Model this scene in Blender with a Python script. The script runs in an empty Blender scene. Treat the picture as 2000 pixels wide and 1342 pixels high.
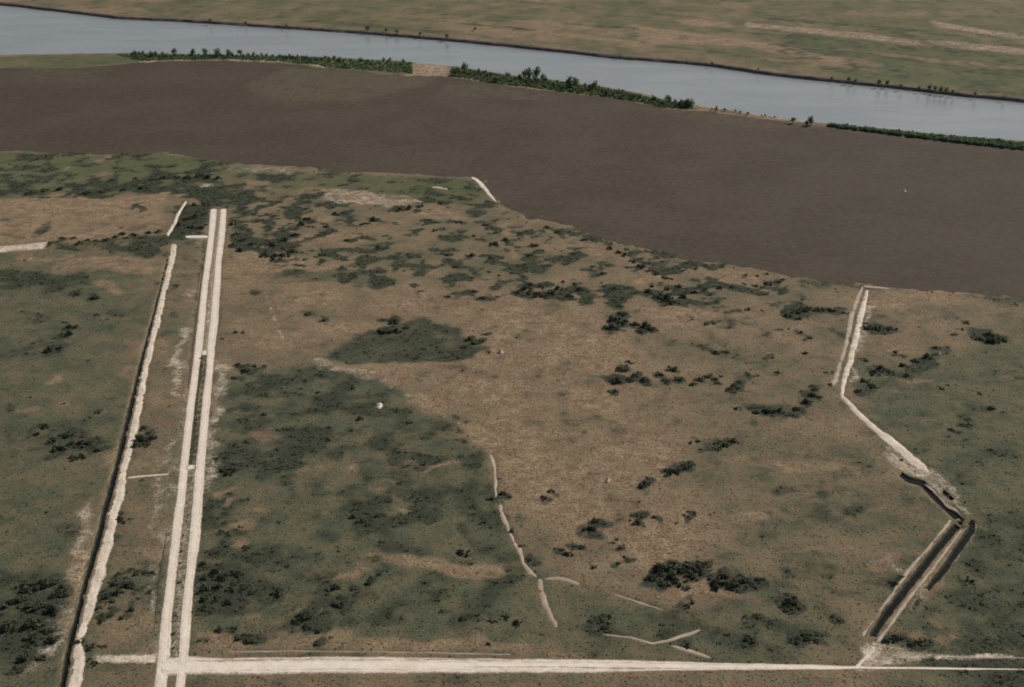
import bpy, bmesh, math, random
import numpy as np
from mathutils import Vector
random.seed(7); RNG = np.random.default_rng(11)
SC = bpy.context.scene

# ---------------------------------------------------------------- camera
FOC, TILT, CAMZ = 2600.0, math.atan(1096.0/2600.0), 300.0      # focal length in photo pixels (2000 wide)
cam = bpy.data.cameras.new('camera'); cam.sensor_width = 36.0; cam.lens = 36.0*FOC/2000.0
cam.clip_start = 1.0; cam.clip_end = 60000.0
camo = bpy.data.objects.new('camera', cam); SC.collection.objects.link(camo)
camo.location = (0, 0, CAMZ); camo.rotation_euler = (math.pi/2-TILT, 0, 0); SC.camera = camo
SC.render.resolution_x, SC.render.resolution_y = 1024, 687

# ---------------------------------------------------------------- sky and sun
SUN_EL, SUN_AZ = math.radians(37), math.radians(50)             # azimuth clockwise from the view direction (+Y)
w = bpy.data.worlds.new('World'); SC.world = w; w.use_nodes = True
wn = w.node_tree; bg = wn.nodes['Background']
sky = wn.nodes.new('ShaderNodeTexSky'); sky.sky_type = 'NISHITA'; sky.sun_disc = False
sky.sun_elevation = SUN_EL; sky.sun_rotation = SUN_AZ; sky.dust_density = 1.0; sky.altitude = 0
wn.links.new(sky.outputs[0], bg.inputs[0]); bg.inputs[1].default_value = 0.07
sun = bpy.data.lights.new('sun', 'SUN'); sun.energy = 3.9; sun.angle = math.radians(0.6); sun.color = (1.0, 0.93, 0.83)
suno = bpy.data.objects.new('sun', sun); SC.collection.objects.link(suno)
sd = Vector((math.sin(SUN_AZ)*math.cos(SUN_EL), math.cos(SUN_AZ)*math.cos(SUN_EL), math.sin(SUN_EL)))
suno.rotation_euler = (-sd).to_track_quat('-Z', 'Y').to_euler(); suno.location = (300, 900, 700)
SC.view_settings.view_transform = 'Standard'; SC.view_settings.look = 'None'
SC.view_settings.exposure = 0.1; SC.view_settings.gamma = 1.0
SC.render.engine = 'CYCLES'
SC.cycles.filter_width = 1.8; SC.cycles.max_bounces = 4; SC.cycles.diffuse_bounces = 2; SC.cycles.glossy_bounces = 2
SC.cycles.transmission_bounces = 2; SC.cycles.caustics_reflective = False; SC.cycles.caustics_refractive = False

# ---------------------------------------------------------------- survey: photo point -> point on the ground
CT, ST = math.cos(TILT), math.sin(TILT)
def G(px, py, z=0.0):
    px = np.asarray(px, float); py = np.asarray(py, float)
    vx = (px-1000.0); vy = -(py-671.0)
    dx = vx; dy = FOC*CT + vy*ST; dz = -FOC*ST + vy*CT
    t = (z-CAMZ)/dz
    return np.stack([dx*t, dy*t], -1)
def mpp(px, py):                     # metres per photo pixel at that ground point
    p = G(px, py); return math.sqrt(p[0]**2+p[1]**2+CAMZ**2)/FOC
def depth_mpp(py): 
    vy = -(py-671.0); return CAMZ/(FOC*ST-vy*CT)

# ---------------------------------------------------------------- noise
def _hash(ix, iy, s):
    h = (ix.astype(np.int64)*374761393 + iy.astype(np.int64)*668265263 + s*1442695041) & 0xffffffff
    h = ((h ^ (h >> 13))*1274126177) & 0xffffffff
    return ((h ^ (h >> 16)) & 0xffffff)/float(0xffffff)
def vnoise(x, y, s):
    ix = np.floor(x); iy = np.floor(y); fx = x-ix; fy = y-iy
    fx = fx*fx*fx*(fx*(fx*6-15)+10); fy = fy*fy*fy*(fy*(fy*6-15)+10)
    a = _hash(ix, iy, s); b = _hash(ix+1, iy, s); c = _hash(ix, iy+1, s); d = _hash(ix+1, iy+1, s)
    return (a*(1-fx)+b*fx)*(1-fy)+(c*(1-fx)+d*fx)*fy
def fbm(x, y, wl, octv=4, s=0, gain=0.55):
    v = 0; amp = 1; tot = 0; f = 1.0/wl
    for o in range(octv):
        a = 0.6*o+0.3*s; ca, sa = math.cos(a), math.sin(a)
        v = v + amp*vnoise((x*ca-y*sa)*f+17.3*s, (x*sa+y*ca)*f-9.1*s, s*31+o); tot += amp
        amp *= gain; f *= 2.03
    return v/tot
def sstep(a, b, x):
    t = np.clip((x-a)/(b-a), 0, 1); return t*t*(3-2*t)

# ---------------------------------------------------------------- signed distance to polygons (negative inside)
def poly_sd(X, Y, P):
    n = len(P); dmin = np.full(X.shape, 1e18); ins = np.zeros(X.shape, bool)
    for i in range(n):
        ax, ay = P[i]; bx, by = P[(i+1) % n]
        ex, ey = bx-ax, by-ay; wx, wy = X-ax, Y-ay
        t = np.clip((wx*ex+wy*ey)/(ex*ex+ey*ey+1e-12), 0, 1)
        dx = wx-ex*t; dy = wy-ey*t; dmin = np.minimum(dmin, dx*dx+dy*dy)
        c = ((ay <= Y) & (by > Y)) | ((by <= Y) & (ay > Y))
        xi = ax + (Y-ay)*ex/(ey if abs(ey) > 1e-9 else 1e-9)
        ins ^= c & (X < xi)
    d = np.sqrt(dmin); return np.where(ins, -d, d)
def wpoly(pts, z=0.0):
    a = np.array(pts, float); return G(a[:, 0], a[:, 1], z)
def ell(cx, cy, rx, ry, rot=0, n=18):
    a = np.linspace(0, 2*math.pi, n, endpoint=False); r = math.radians(rot)
    x = rx*np.cos(a); y = ry*np.sin(a)
    return list(zip(cx+x*math.cos(r)-y*math.sin(r), cy+x*math.sin(r)+y*math.cos(r)))
def band(pts, hw):                   # polyline with a half width (photo px) -> outline
    p = np.array(pts, float); t = np.gradient(p, axis=0); t /= np.linalg.norm(t, axis=1)[:, None]
    nrm = np.stack([-t[:, 1], t[:, 0]], -1); h = np.asarray(hw, float).reshape(-1, 1) if np.ndim(hw) else hw
    return [tuple(q) for q in np.vstack([p+nrm*h, (p-nrm*h)[::-1]])]

# ---------------------------------------------------------------- outlines of the land (photo survey)
NEAR_BANK = [(-260,112),(-40,108),(44,106),(110,105),(240,103),(300,104),(420,106),(560,108),(650,112),(760,117),(880,128),
             (980,143),(1080,156),(1180,168),(1245,180),(1300,194),(1350,203),(1400,210),(1500,226),(1590,238),(1700,248),(1800,258),(1955,271),(2100,286),(2300,306)]
FAR_BANK = [(-260,-14),(-40,6),(120,24),(224,37),(400,46),(560,57),(700,66),(880,81),(1000,93),(1200,115),(1340,126),(1400,132),
            (1500,147),(1600,159),(1700,169),(1780,178),(1860,187),(1955,196),(2100,212),(2300,236)]
MUD = [(-300,150),(44,132),(140,134),(215,128),(270,122),(350,119),(450,118),(560,125),(640,134),(740,143),(800,148),(870,149),(950,162),(1050,175),
       (1130,185),(1200,192),(1300,212),(1400,221),(1500,233),(1600,246),(1700,257),(1800,271),(1955,290),(2300,326),(2300,618),
       (2040,590),(1955,580),(1850,569),(1760,564),(1690,557),(1600,548),(1500,530),(1430,518),(1340,505),(1250,482),(1180,468),
       (1100,440),(1040,428),(990,402),(966,382),(946,354),(920,346),(860,346),(800,341),(700,338),(600,327),(500,323),(430,318),
       (380,306),(330,299),(280,301),(200,301),(120,299),(44,295),(-300,292)]
RIVER = NEAR_BANK + FAR_BANK[::-1]
RIVER_W = wpoly(RIVER); MUD_W = wpoly(MUD)
def line_y(pts):                     # bank as Y(X) in metres
    q = wpoly(pts); return q
NB, FB = wpoly(NEAR_BANK, -0.8), wpoly(FAR_BANK, -0.8)

# strokes: (field, outline, value, soft metres).  g green cover, d dark low scrub, s bare sand, l lush grass, c clumpiness
S = []
def st(f, outline, val, soft=4.0): S.append((f, wpoly(outline), val, soft))
# -- broad land cover
st('g', [(-300,500),(300,490),(250,760),(160,1080),(90,1420),(-300,1420)], .95, 14)
st('g', [(345,500),(400,520),(360,900),(300,1290),(190,1290),(260,900)], .5, 6)
st('g', [(430,740),(560,715),(640,705),(740,745),(830,812),(950,884),(968,960),(1000,1070),(1042,1130),(1092,1240),(1000,1262),(600,1240),(380,1262),(400,900)], 1.12, 4)
st('d', [(430,760),(560,720),(640,708),(740,750),(820,815),(940,884),(962,960),(995,1075),(1038,1130),(1075,1225),(900,1235),(640,1225),(400,1180),(410,900)], .52, 4)
st('g', [(1330,640),(1640,580),(2300,620),(2300,1400),(1500,1400),(1420,1250),(1500,1080),(1370,900)], .54, 22)
st('g', [(1660,720),(2300,640),(2300,1400),(1720,1400),(1900,1010)], 1.15, 16)
st('d', [(1900,900),(2300,860),(2300,1400),(1800,1400),(1850,1130),(1925,1010)], .62, 14)
st('g', [(1090,1240),(1050,1140),(1250,1170),(1420,1190),(1600,1200),(1680,1240),(1660,1300),(1100,1290)], .85, 6)
st('d', [(1230,1235),(1280,1180),(1420,1200),(1640,1215),(1680,1262),(1560,1285),(1330,1282)], .34, 6)
st('g', [(640,712),(760,700),(900,690),(1000,606),(1150,620),(1240,700),(1270,830),(1330,960),(1440,1050),(1380,1090),(1250,1090),(1130,1060),(1010,960),(940,872),(830,800),(740,740)], .10, 12)
st('g', [(1240,700),(1420,680),(1520,740),(1400,860),(1300,850)], .38, 12)
st('d', [(1660,760),(2300,700),(2300,1000),(1900,1000),(1800,880)], .14, 20); st('d', [(-300,540),(250,540),(180,900),(130,1100),(-300,1100)], .10, 20); st('d', [(1400,780),(1640,770),(1760,900),(1860,1010),(1700,1230),(1450,1200),(1500,1000)], .06, 25)
st('c', [(450,400),(900,360),(1060,430),(1320,500),(1560,545),(1540,620),(1240,600),(980,585),(700,560),(450,500)], 2.0, 12); st('g', [(450,400),(900,360),(1060,430),(1320,500),(1560,545),(1540,620),(1240,600),(980,585),(700,560),(450,500)], .5, 12); st('d', [(450,400),(900,360),(1060,430),(1320,500),(1560,545),(1540,620),(1240,600),(980,585),(700,560),(450,500)], .16, 12)
st('c', [(430,740),(560,715),(740,745),(950,884),(1042,1130),(1092,1240),(390,1255),(410,900)], .72, 4)
st('g', [(450,500),(560,515),(740,500),(1000,560),(1150,590),(1000,600),(760,640),(640,700),(560,690),(450,640)], .32, 10)
# -- top left: olive and dark thicket belt, dry field
st('l', [(-300,300),(44,298),(200,305),(330,302),(430,322),(560,335),(700,342),(900,350),(960,385),(900,400),(640,372),(430,360),(200,385),(-300,400)], .6, 5); st('c', [(-300,300),(44,298),(330,302),(560,335),(900,350),(980,400),(640,380),(430,360),(200,385),(-300,400)], 1.5, 5); st('d', [(-300,300),(44,298),(330,302),(560,335),(900,350),(980,400),(640,380),(430,360),(200,385),(-300,400)], .22, 5)
st('g', [(-300,300),(44,298),(200,305),(330,302),(430,322),(560,335),(700,342),(900,350),(960,385),(900,400),(640,372),(430,360),(200,385),(-300,400)], .9, 5)
st('d', [(-300,330),(60,300),(110,305),(120,340),(60,360),(-300,380)], .7, 6)
st('d', [(-300,396),(44,388),(100,378),(150,382),(200,388),(300,378),(370,384),(400,400),(440,412),(500,412),(500,380),(440,350),(430,335),(330,338),(210,352),(120,362),(44,362),(-300,370)], 1.0, 3)
st('d', [(330,470),(350,400),(408,396),(406,462),(360,470)], 1.0, 2)
st('d', [(448,420),(470,430),(500,470),(470,495),(444,500)], .95, 2)
st('d', [(500,500),(520,430),(560,410),(600,420),(590,470),(570,512),(520,512)], .85, 3)
st('g', [(-300,398),(44,392),(120,380),(152,384),(200,390),(326,376),(330,400),(316,455),(200,466),(110,468),(-300,490)], .03, 2)
st('d', [(-300,398),(44,392),(120,380),(152,384),(200,390),(326,376),(330,400),(316,455),(200,466),(110,468),(-300,490)], 0, 2)
st('l', [(-300,398),(44,392),(120,380),(152,384),(200,390),(326,376),(330,400),(316,455),(200,466),(110,468),(-300,490)], 0, 2)
st('d', [(52,462),(70,440),(100,425),(90,450),(70,468)], .6, 2); st('d', ell(278,403,22,6,-28), .8, 2)
st('s', [(-300,500),(44,478),(96,472),(88,486),(44,490),(-300,520)], .55, 1.5)
st('d', [(110,472),(330,460),(342,472),(300,505),(230,492),(120,486)], .75, 3)
st('g', [(100,505),(320,500),(300,535),(100,530)], .25, 4)
st('d', [(-300,530),(60,530),(160,535),(190,556),(120,566),(-300,580)], .65, 6)
st('s', [(390,360),(418,358),(416,365),(388,367)], .35, 1)
st('g', [(620,372),(700,372),(790,382),(815,394),(760,408),(690,400),(640,388)], 0.0, 2); st('s', [(620,372),(700,372),(790,382),(815,394),(760,408),(690,400),(640,388)], .22, 2)
st('l', [(620,372),(700,372),(790,382),(815,394),(760,408),(690,400),(640,388)], 0.0, 2)
st('s', [(430,322),(560,330),(576,344),(540,340),(440,334)], .18, 2)
st('g', [(465,495),(520,490),(560,515),(700,500),(730,530),(480,530)], .12, 3)
st('g', [(470,535),(720,530),(760,560),(540,545)], .75, 4)
# -- patchwork between the road head and the mudflat corner
for x, y, rx, ry, v in ((470,368,36,14,.6),(516,366,40,11,.6),(571,356,12,13,.65),(607,370,20,9,.65),(591,384,24,9,.65),(617,386,18,6,.75),(681,402,16,5,.85),(728,407,30,4.5,.8),(601,421,24,13,.8),(663,417,10,6,.75),
    (720,437,22,8,.85),(639,449,12,10,.85),(812,409,36,7,.8),(812,457,30,6,.65),(633,493,30,7,.75),(691,493,22,8,.75),(744,485,14,8,.75),(595,509,12,4,.7),(760,529,26,11,.6),(802,556,20,8,.6),(894,439,14,6,.8),(979,445,16,7,.7),
    (963,457,9,10,.75),(987,487,22,12,.8),(959,515,8,10,.8),(917,503,12,8,.8),(873,499,9,6,.85),(890,521,18,3.5,.7),(925,461,6,10,.75),(1041,493,16,14,.72),(1120,507,12,8,.7),(850,400,20,8,.75),(971,406,20,11,.6),(1502,553,26,8,.75),
    (1522,593,20,8,.6),(1496,653,16,8,.55),(1400,875,50,11,.55),(1000,533,10,4,.7),(835,520,14,6,.6),(775,560,30,6,.5),(700,545,70,7,.42),(560,545,70,7,.42),(480,580,26,9,.45),(460,545,16,6,.6),(865,470,18,6,.55),(1050,520,30,5,.5),
    (1180,560,18,6,.55),(1430,640,40,7,.4),(1390,690,26,6,.55),(1560,655,20,8,.5),(1470,735,16,5,.5),(1360,680,30,8,.35),(1640,650,14,10,.5),(1650,810,30,8,.35),(1760,800,50,14,.3),(1470,870,40,8,.35),(1530,960,60,12,.35),(1620,1000,50,14,.35),
    (1590,1110,50,14,.4),(1720,1140,26,10,.6),(1650,1160,40,12,.4),(1380,1190,60,10,.45),(1090,900,18,5,.5),(1130,840,14,5,.5),(820,745,8,4,.7),(808,752,10,3,.6),(560,800,40,14,.5),(470,830,30,10,.5),(530,1050,60,22,.35),(850,1080,50,10,.4),
    (100,560,60,10,.5),(80,620,40,12,.35),(210,610,20,16,.3),(90,760,40,10,.3),(60,930,40,12,.45),(120,960,40,10,.35),(90,1040,50,16,.35),(230,640,12,20,.25),(350,560,16,14,.5),(345,610,14,16,.45),(300,800,16,16,.35),(310,960,20,14,.4),(260,1060,24,12,.35)):
    st('d', ell(x, y, rx, ry), v, 3)
for x, y, rx, ry in ((567,427,14,5),(637,427,18,8),(547,447,12,4),(661,463,55,10),(597,467,9,10),(490,511,26,14),(681,517,50,9),(870,420,34,9),(1007,441,9,16),(1156,493,14,11),(1021,497,16,6),(1275,548,24,8),(1240,573,20,3.5),(1418,528,10,5),
    (1460,552,9,3),(200,312,16,5),(130,330,14,5),(190,345,12,9),(500,355,26,5),(560,345,16,5),(640,645,50,10),(560,670,50,12),(600,590,60,14),(800,600,70,8),(1340,620,60,8),(1750,600,40,8),(1800,625,40,6),(1760,670,26,6),(1690,1010,40,7),
    (1800,740,30,5),(1620,905,40,8),(1520,900,40,10),(1600,1080,40,6),(1480,1010,40,12),(1430,1170,40,8),(690,1120,40,6),(480,1195,40,8),(560,1215,40,7),(660,1010,12,5),(760,905,18,5),(600,920,8,5),(670,905,8,5),(500,1010,20,14),(440,970,16,10),
    (450,1060,26,14),(150,505,60,8),(60,505,20,6),(260,520,50,8),(120,730,20,6),(60,800,30,6),(215,900,12,10),(230,560,20,10),(280,740,10,14),(300,900,14,8),(270,1000,16,10),(290,1080,12,12)):
    st('g', ell(x, y, rx, ry), .05, 5); st('d', ell(x, y, rx, ry), 0.0, 5)
for x, y, rx, ry in ((1091,453,22,9),(890,384,40,12),(840,358,60,7),(560,366,40,8),(380,318,60,12),(290,320,50,12)): st('l', ell(x, y, rx, ry), 1, 4); st('g', ell(x, y, rx, ry), .95, 4)
for x, y, rx, ry in ((160,320,30,7),(240,330,30,6),(330,325,30,6),(470,345,20,5),(700,352,50,4),(760,362,40,5),(900,365,20,5),(420,325,14,4),(60,345,30,10)): st('d', ell(x, y, rx, ry), .5, 4)
for q in (band([(418,405),(395,560),(372,740),(350,940),(320,1280)], 17), ): st('s', q, .10, 3)
# -- middle
st('d', [(630,695),(690,655),(740,640),(830,628),(885,645),(900,660),(955,682),(930,704),(820,712),(700,712)], .68, 3); st('c', ell(800,675,170,50), .3, 4)
st('g', [(630,695),(690,655),(740,640),(830,628),(885,645),(900,660),(955,682),(930,704),(820,712),(700,712)], 1.0, 4)
st('d', [(1005,560),(1040,545),(1080,560),(1140,548),(1138,582),(1060,590),(1015,580)], .8, 3)
st('d', band([(1085,448),(1150,462),(1200,482),(1250,510),(1300,540),(1312,548)], [5,6,8,10,7,4]), .9, 3)
st('l', band([(1085,445),(1150,458),(1200,480)], 12), .8, 4)
st('d', [(1255,562),(1340,556),(1440,558),(1530,548),(1540,566),(1440,572),(1350,580),(1320,596),(1270,588)], .85, 3)
st('d', [(1530,612),(1560,596),(1640,598),(1650,612),(1600,618),(1545,622)], .8, 3)
st('d', [(1680,634),(1710,628),(1750,640),(1720,652),(1680,648)], .8, 2)
st('d', [(1654,762),(1680,735),(1740,728),(1780,700),(1850,672),(1890,640),(1860,690),(1800,722),(1740,750),(1690,770)], .66, 5)
st('d', ell(1935,662,34,15,8), .85, 3); st('d', ell(1940,800,50,22,0), .45, 8); st('d', ell(1880,830,45,10,-25), .45, 5)
st('d', [(1440,800),(1500,790),(1560,790),(1600,752),(1606,776),(1560,806),(1500,816)], .75, 4)
st('d', ell(1500,640,40,9), .3, 5); st('d', ell(790,900,60,26,4), .7, 5); st('d', ell(815,1015,70,22,10), .62, 6)
st('d', ell(725,985,45,12,25), .6, 4); st('d', ell(745,842,60,16,-4), .6, 5); st('d', ell(905,855,32,12,10), .6, 4)
st('d', ell(430,1140,60,42,0), .72, 5); st('d', ell(950,1195,100,30,4), .52, 8); st('d', ell(780,1150,60,20), .45, 8)
st('d', ell(640,1000,50,40), .35, 8); st('d', ell(520,960,60,40), .3, 8); st('d', ell(1200,1215,45,24,-10), .6, 4); st('d', ell(600,1180,60,20), .5, 5)
st('d', [(60,830),(140,820),(195,860),(185,890),(120,905),(50,880)], .6, 4)
st('d', [(-200,1110),(90,1118),(130,1160),(120,1200),(95,1260),(60,1290),(-200,1330)], .85, 5)
st('g', [(700,1090),(900,1085),(1010,1100),(1035,1125),(960,1128),(860,1120)], .15, 3); st('d', [(700,1090),(900,1085),(1010,1100),(1035,1125),(960,1128),(860,1120)], .05, 3)
st('g', [(380,1230),(640,1232),(760,1248),(1000,1262),(1200,1262),(1180,1278),(380,1272)], .15, 3); st('d', [(380,1235),(640,1237),(760,1250),(1000,1264),(1200,1264),(1180,1278),(380,1272)], .0, 3)
st('g', ell(740,960,60,9,10), .3, 4); st('d', ell(740,960,60,9,10), .1, 4)
st('g', ell(790,995,40,7,12), .2, 3); st('d', ell(790,995,40,7,12), .05, 3)
st('g', ell(870,915,50,7,-14), .2, 3); st('d', ell(870,915,50,7,-14), .05, 3)
st('g', ell(500,860,40,14,0), .35, 5)
st('g', [(625,704),(700,706),(820,714),(940,708),(1000,700),(1010,900),(965,890),(900,835),(800,775),(715,730)], .04, 3); st('d', [(640,708),(700,708),(820,715),(940,709),(1000,700),(1010,900),(968,888),(905,832),(805,772),(715,728)], .0, 2)
st('s', band([(630,705),(720,733),(805,780),(880,825),(955,882)], 3), .10, 2)
# -- verges of the ditches and roads
st('s', [(150,1000),(190,985),(175,1080),(140,1200),(110,1290),(70,1310),(120,1160)], .20, 4); st('g', [(150,1000),(190,985),(175,1080),(140,1200),(110,1290),(70,1310),(120,1160)], .1, 4)
st('s', band([(435,700),(425,790),(415,860),(405,960)], 11), .30, 3); st('s', band([(352,640),(348,720),(340,775)], 8), .32, 2)
st('s', band([(330,860),(322,960),(300,1180),(285,1290)], 7), .22, 2); st('s', band([(352,480),(335,590)], 5), .14, 3)
st('s', [(190,1282),(300,1280),(300,1296),(190,1296)], .75, 1.5); st('g', [(190,1215),(300,1200),(300,1282),(190,1284)], .2, 3)
st('s', band([(436,410),(420,520),(400,690)], 3.2), .42, 1); st('s', band([(395,692),(375,905)], 3.2), 0, .6); st('d', band([(394,692),(384,800),(374,905)], 4), .9, .6)
st('s', band([(372,915),(352,1100),(338,1280)], 6), .30, 1); st('d', band([(372,915),(352,1100),(338,1280)], 3), .25, 1.5)
st('d', band([(322,1060),(312,1130),(306,1200)], 3.5), 1.0, .8)                                     # wet gutter left of the road
st('d', band([(399,470),(388,570),(378,660),(368,760)], 3.2), .85, .8)
st('s', [(1700,1276),(1740,1262),(1800,1268),(1830,1278),(1760,1290),(1690,1300)], .35, 2); st('s', band([(1830,1284),(1900,1286),(1980,1286)], 3.5), .55, .8)
st('s', [(1665,1262),(1700,1258),(1730,1262),(1700,1300),(1660,1310)], .5, 2)
st('s', [(1740,850),(1800,888),(1880,960),(1915,1010),(1880,1000),(1800,945),(1730,890)], .30, 2)
st('s', [(1690,590),(1706,600),(1680,700),(1662,752),(1656,740)], .30, 2)
st('s', [(1770,1130),(1830,1110),(1850,1140),(1800,1170)], .16, 4); st('g', [(1770,1130),(1830,1110),(1850,1140),(1800,1170)], .3, 3)
st('g', ell(1770,1235,22,14), .2, 2); st('g', ell(1830,1235,34,14), .3, 2); st('g', ell(1720,1108,40,5), .1, 2); st('s', ell(1740,1096,45,6,-8), .16, 2)
st('s', band([(612,700),(640,710),(700,722),(760,760),(800,790)], [5,5,4,3,2]), .20, 2); st('s', ell(740,728,40,10,15), .12, 4)
st('s', band([(1120,650),(1180,668),(1205,680)], 3), .12, 2)
st('s', band([(520,575),(532,610),(542,640),(552,662)], [2,3,3,3]), .22, 1); st('s', band([(480,540),(505,560),(520,580)], 2.5), .16, 1)
# -- river side: green belts and fields over the river
st('l', [(-300,112),(44,110),(240,106),(320,110),(260,124),(200,128),(130,140),(44,150),(-300,170)], .6, 8); st('g', [(-300,112),(44,110),(240,106),(320,110),(260,124),(200,128),(130,140),(44,150),(-300,170)], .9, 8)
st('l', [(230,104),(560,104),(806,118),(800,146),(640,134),(560,124),(450,117),(270,121)], 1, 4); st('g', [(230,104),(560,104),(806,118),(800,146),(640,134),(560,124),(450,117),(270,121)], 1, 4)
st('l', [(880,130),(1080,156),(1245,184),(1350,204),(1354,214),(1300,214),(1130,184),(950,162),(878,148)], 1, 4); st('g', [(880,130),(1080,156),(1245,184),(1350,204),(1354,214),(1300,214),(1130,184),(950,162),(878,148)], 1, 4)
st('g', [(806,118),(880,128),(872,150),(800,148)], .05, 4); st('s', [(806,118),(880,128),(872,150),(800,148)], .16, 4)
st('l', [(1610,242),(1800,260),(2300,310),(2300,326),(1955,290),(1700,258)], 1, 4); st('g', [(1610,242),(1800,260),(2300,310),(2300,326),(1955,290),(1700,258)], 1, 4); st('d', [(1610,242),(1800,260),(2300,310),(2300,326),(1955,290),(1700,258)], .6, 4)
st('s', band([(270,122),(350,118),(450,117),(560,122),(640,131)], 2), .25, 3)
st('s', band([(1354,206),(1420,214),(1520,230),(1600,240)], 3), .30, 4)
ZF = 2.2
def sf(f, outline, val, soft=8.0): S.append((f, wpoly(outline, ZF), val, soft))
sf('g', [(-300,-60),(300,20),(900,70),(1340,118),(1955,188),(2300,226),(2300,-200),(-300,-200)], .62, 10)
sf('l', [(-300,-60),(300,20),(900,70),(1340,118),(1955,188),(2300,226),(2300,-200),(-300,-200)], .6, 10); sf('d', [(1500,30),(2300,110),(2300,226),(1955,188),(1500,128)], .26, 20)
sf('l', [(300,30),(700,50),(1000,70),(860,76),(560,52)], .8, 10)
sf('l', [(1340,120),(1955,190),(2300,226),(2300,120),(1750,100),(1500,60)], .7, 12)
sf('g', [(1560,66),(1800,92),(2000,110),(2000,190),(1800,165),(1600,120)], .95, 12)
sf('d', [(1600,74),(1700,80),(1800,96),(1740,104),(1640,90)], .35, 12); sf('d', [(1800,52),(1955,72),(2100,90),(2100,74),(1900,56)], .35, 12)
sf('g', [(860,38),(1100,40),(1300,60),(1340,100),(1100,84),(900,64)], .38, 14)
sf('g', [(1220,46),(1300,58),(1370,66),(1460,80),(1530,88),(1610,108),(1700,118),(1730,130),(1640,128),(1520,104),(1450,92),(1350,86),(1260,78)], .0, 7)
sf('l', [(1220,46),(1300,58),(1370,66),(1460,80),(1530,88),(1610,108),(1700,118),(1730,130),(1640,128),(1520,104),(1450,92),(1350,86),(1260,78)], .0, 7)
for q, v in (([(1455,44),(1600,57),(1700,66),(1790,78),(1800,88),(1680,75),(1560,63),(1460,53)], .16),
             ([(1790,78),(1860,80),(2100,106),(2100,116),(1850,93)], .16), ([(1810,40),(1955,61),(2100,82),(2100,92),(1955,70),(1830,53)], .2),
             ([(1320,36),(1420,44),(1440,54),(1340,50)], .08)):
    sf('g', q, 0, 5); sf('l', q, 0, 5); sf('s', q, v, 5)
sf('s', ell(1720,134,26,5,10), .10, 6)
for x0, y0, x1, y1, h, v in ((1000,40,1180,52,3,.1),(1050,62,1250,84,4,.05),(1350,96,1560,122,3,.1),(1560,118,1720,140,3,.15),(1500,36,1800,60,3,.95),(1560,70,1950,112,5,1.0),(1400,58,1560,74,3,.95),(1780,112,2050,140,4,.2),(1820,130,2050,156,4,1.0),(900,46,1050,60,3,.9),(600,40,860,62,4,.9),(1100,46,1240,56,2.5,.95),(1280,88,1480,112,3,.9),(1640,96,1900,128,3,.35),(1700,50,1900,74,3,.9)):
    sf('g', band([(x0,y0),((x0+x1)/2,(y0+y1)/2),(x1,y1)], [h*.5,h,h*.5]), v, 6)
    if v > .85: sf('d', band([(x0,y0),((x0+x1)/2,(y0+y1)/2),(x1,y1)], [h*.5,h,h*.5]), .4, 6)
sf('d', [(1840,166),(1955,182),(2100,200),(2100,188),(1940,168)], .45, 8)

SPOTS = []          # (x, y, radius): ground darkened under the larger shrubs: litter, low growth and painted shadow smears
def fields(X, Y):
    wx = (fbm(X, Y, 30, 3, 1)-.5)*14 + (fbm(X, Y, 7, 2, 2)-.5)*5
    wy = (fbm(X, Y, 30, 3, 3)-.5)*14 + (fbm(X, Y, 7, 2, 4)-.5)*5
    big = fbm(X, Y, 90, 4, 5); mid = fbm(X, Y*.8, 22, 4, 6); sm = fbm(X, Y, 9, 3, 7)
    F = {'g': np.full(X.shape, .45), 'd': np.zeros(X.shape), 's': np.zeros(X.shape), 'l': np.zeros(X.shape), 'c': np.full(X.shape, .55)}
    XW, YW = X+wx, Y+wy
    for f, P, v, soft in S:
        thin = min(P[:, 0].max()-P[:, 0].min(), P[:, 1].max()-P[:, 1].min()) 
        k = 0.25 if soft <= 1.5 else (2.2 if len(P) == 18 else 1.0)
        xs, ys = X+wx*k, Y+wy*k
        x0, y0 = P.min(0)-soft*2; x1, y1 = P.max(0)+soft*2
        m = (xs > x0) & (xs < x1) & (ys > y0) & (ys < y1)
        if not m.any(): continue
        sd_ = poly_sd(xs[m], ys[m], P); wgt = 1-sstep(-soft, soft, sd_)
        F[f][m] = F[f][m]*(1-wgt)+v*wgt
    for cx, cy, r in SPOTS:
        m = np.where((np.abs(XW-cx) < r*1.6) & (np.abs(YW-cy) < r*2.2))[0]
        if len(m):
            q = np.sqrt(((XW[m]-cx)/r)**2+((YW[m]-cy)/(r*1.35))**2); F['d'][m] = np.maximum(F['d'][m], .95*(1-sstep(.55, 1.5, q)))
    F['g'] = F['g'] + (big-.5)*.7 + (mid-.5)*.9
    F['d'] = F['d'] + F['c']*((mid-.5)*1.6+(sm-.5)*2.4) - .10*F['c']
    F['d'] = F['d'] + .45*np.exp(-((poly_sd(X, Y, MUD_W)-5)/7)**2)*(Y < 1250)*sstep(.35, .6, fbm(X, Y, 45, 3, 9))
    F['s'] = F['s'] + np.where(F['s'] > .02, (sm-.5)*.35, 0)
    return F

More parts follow.
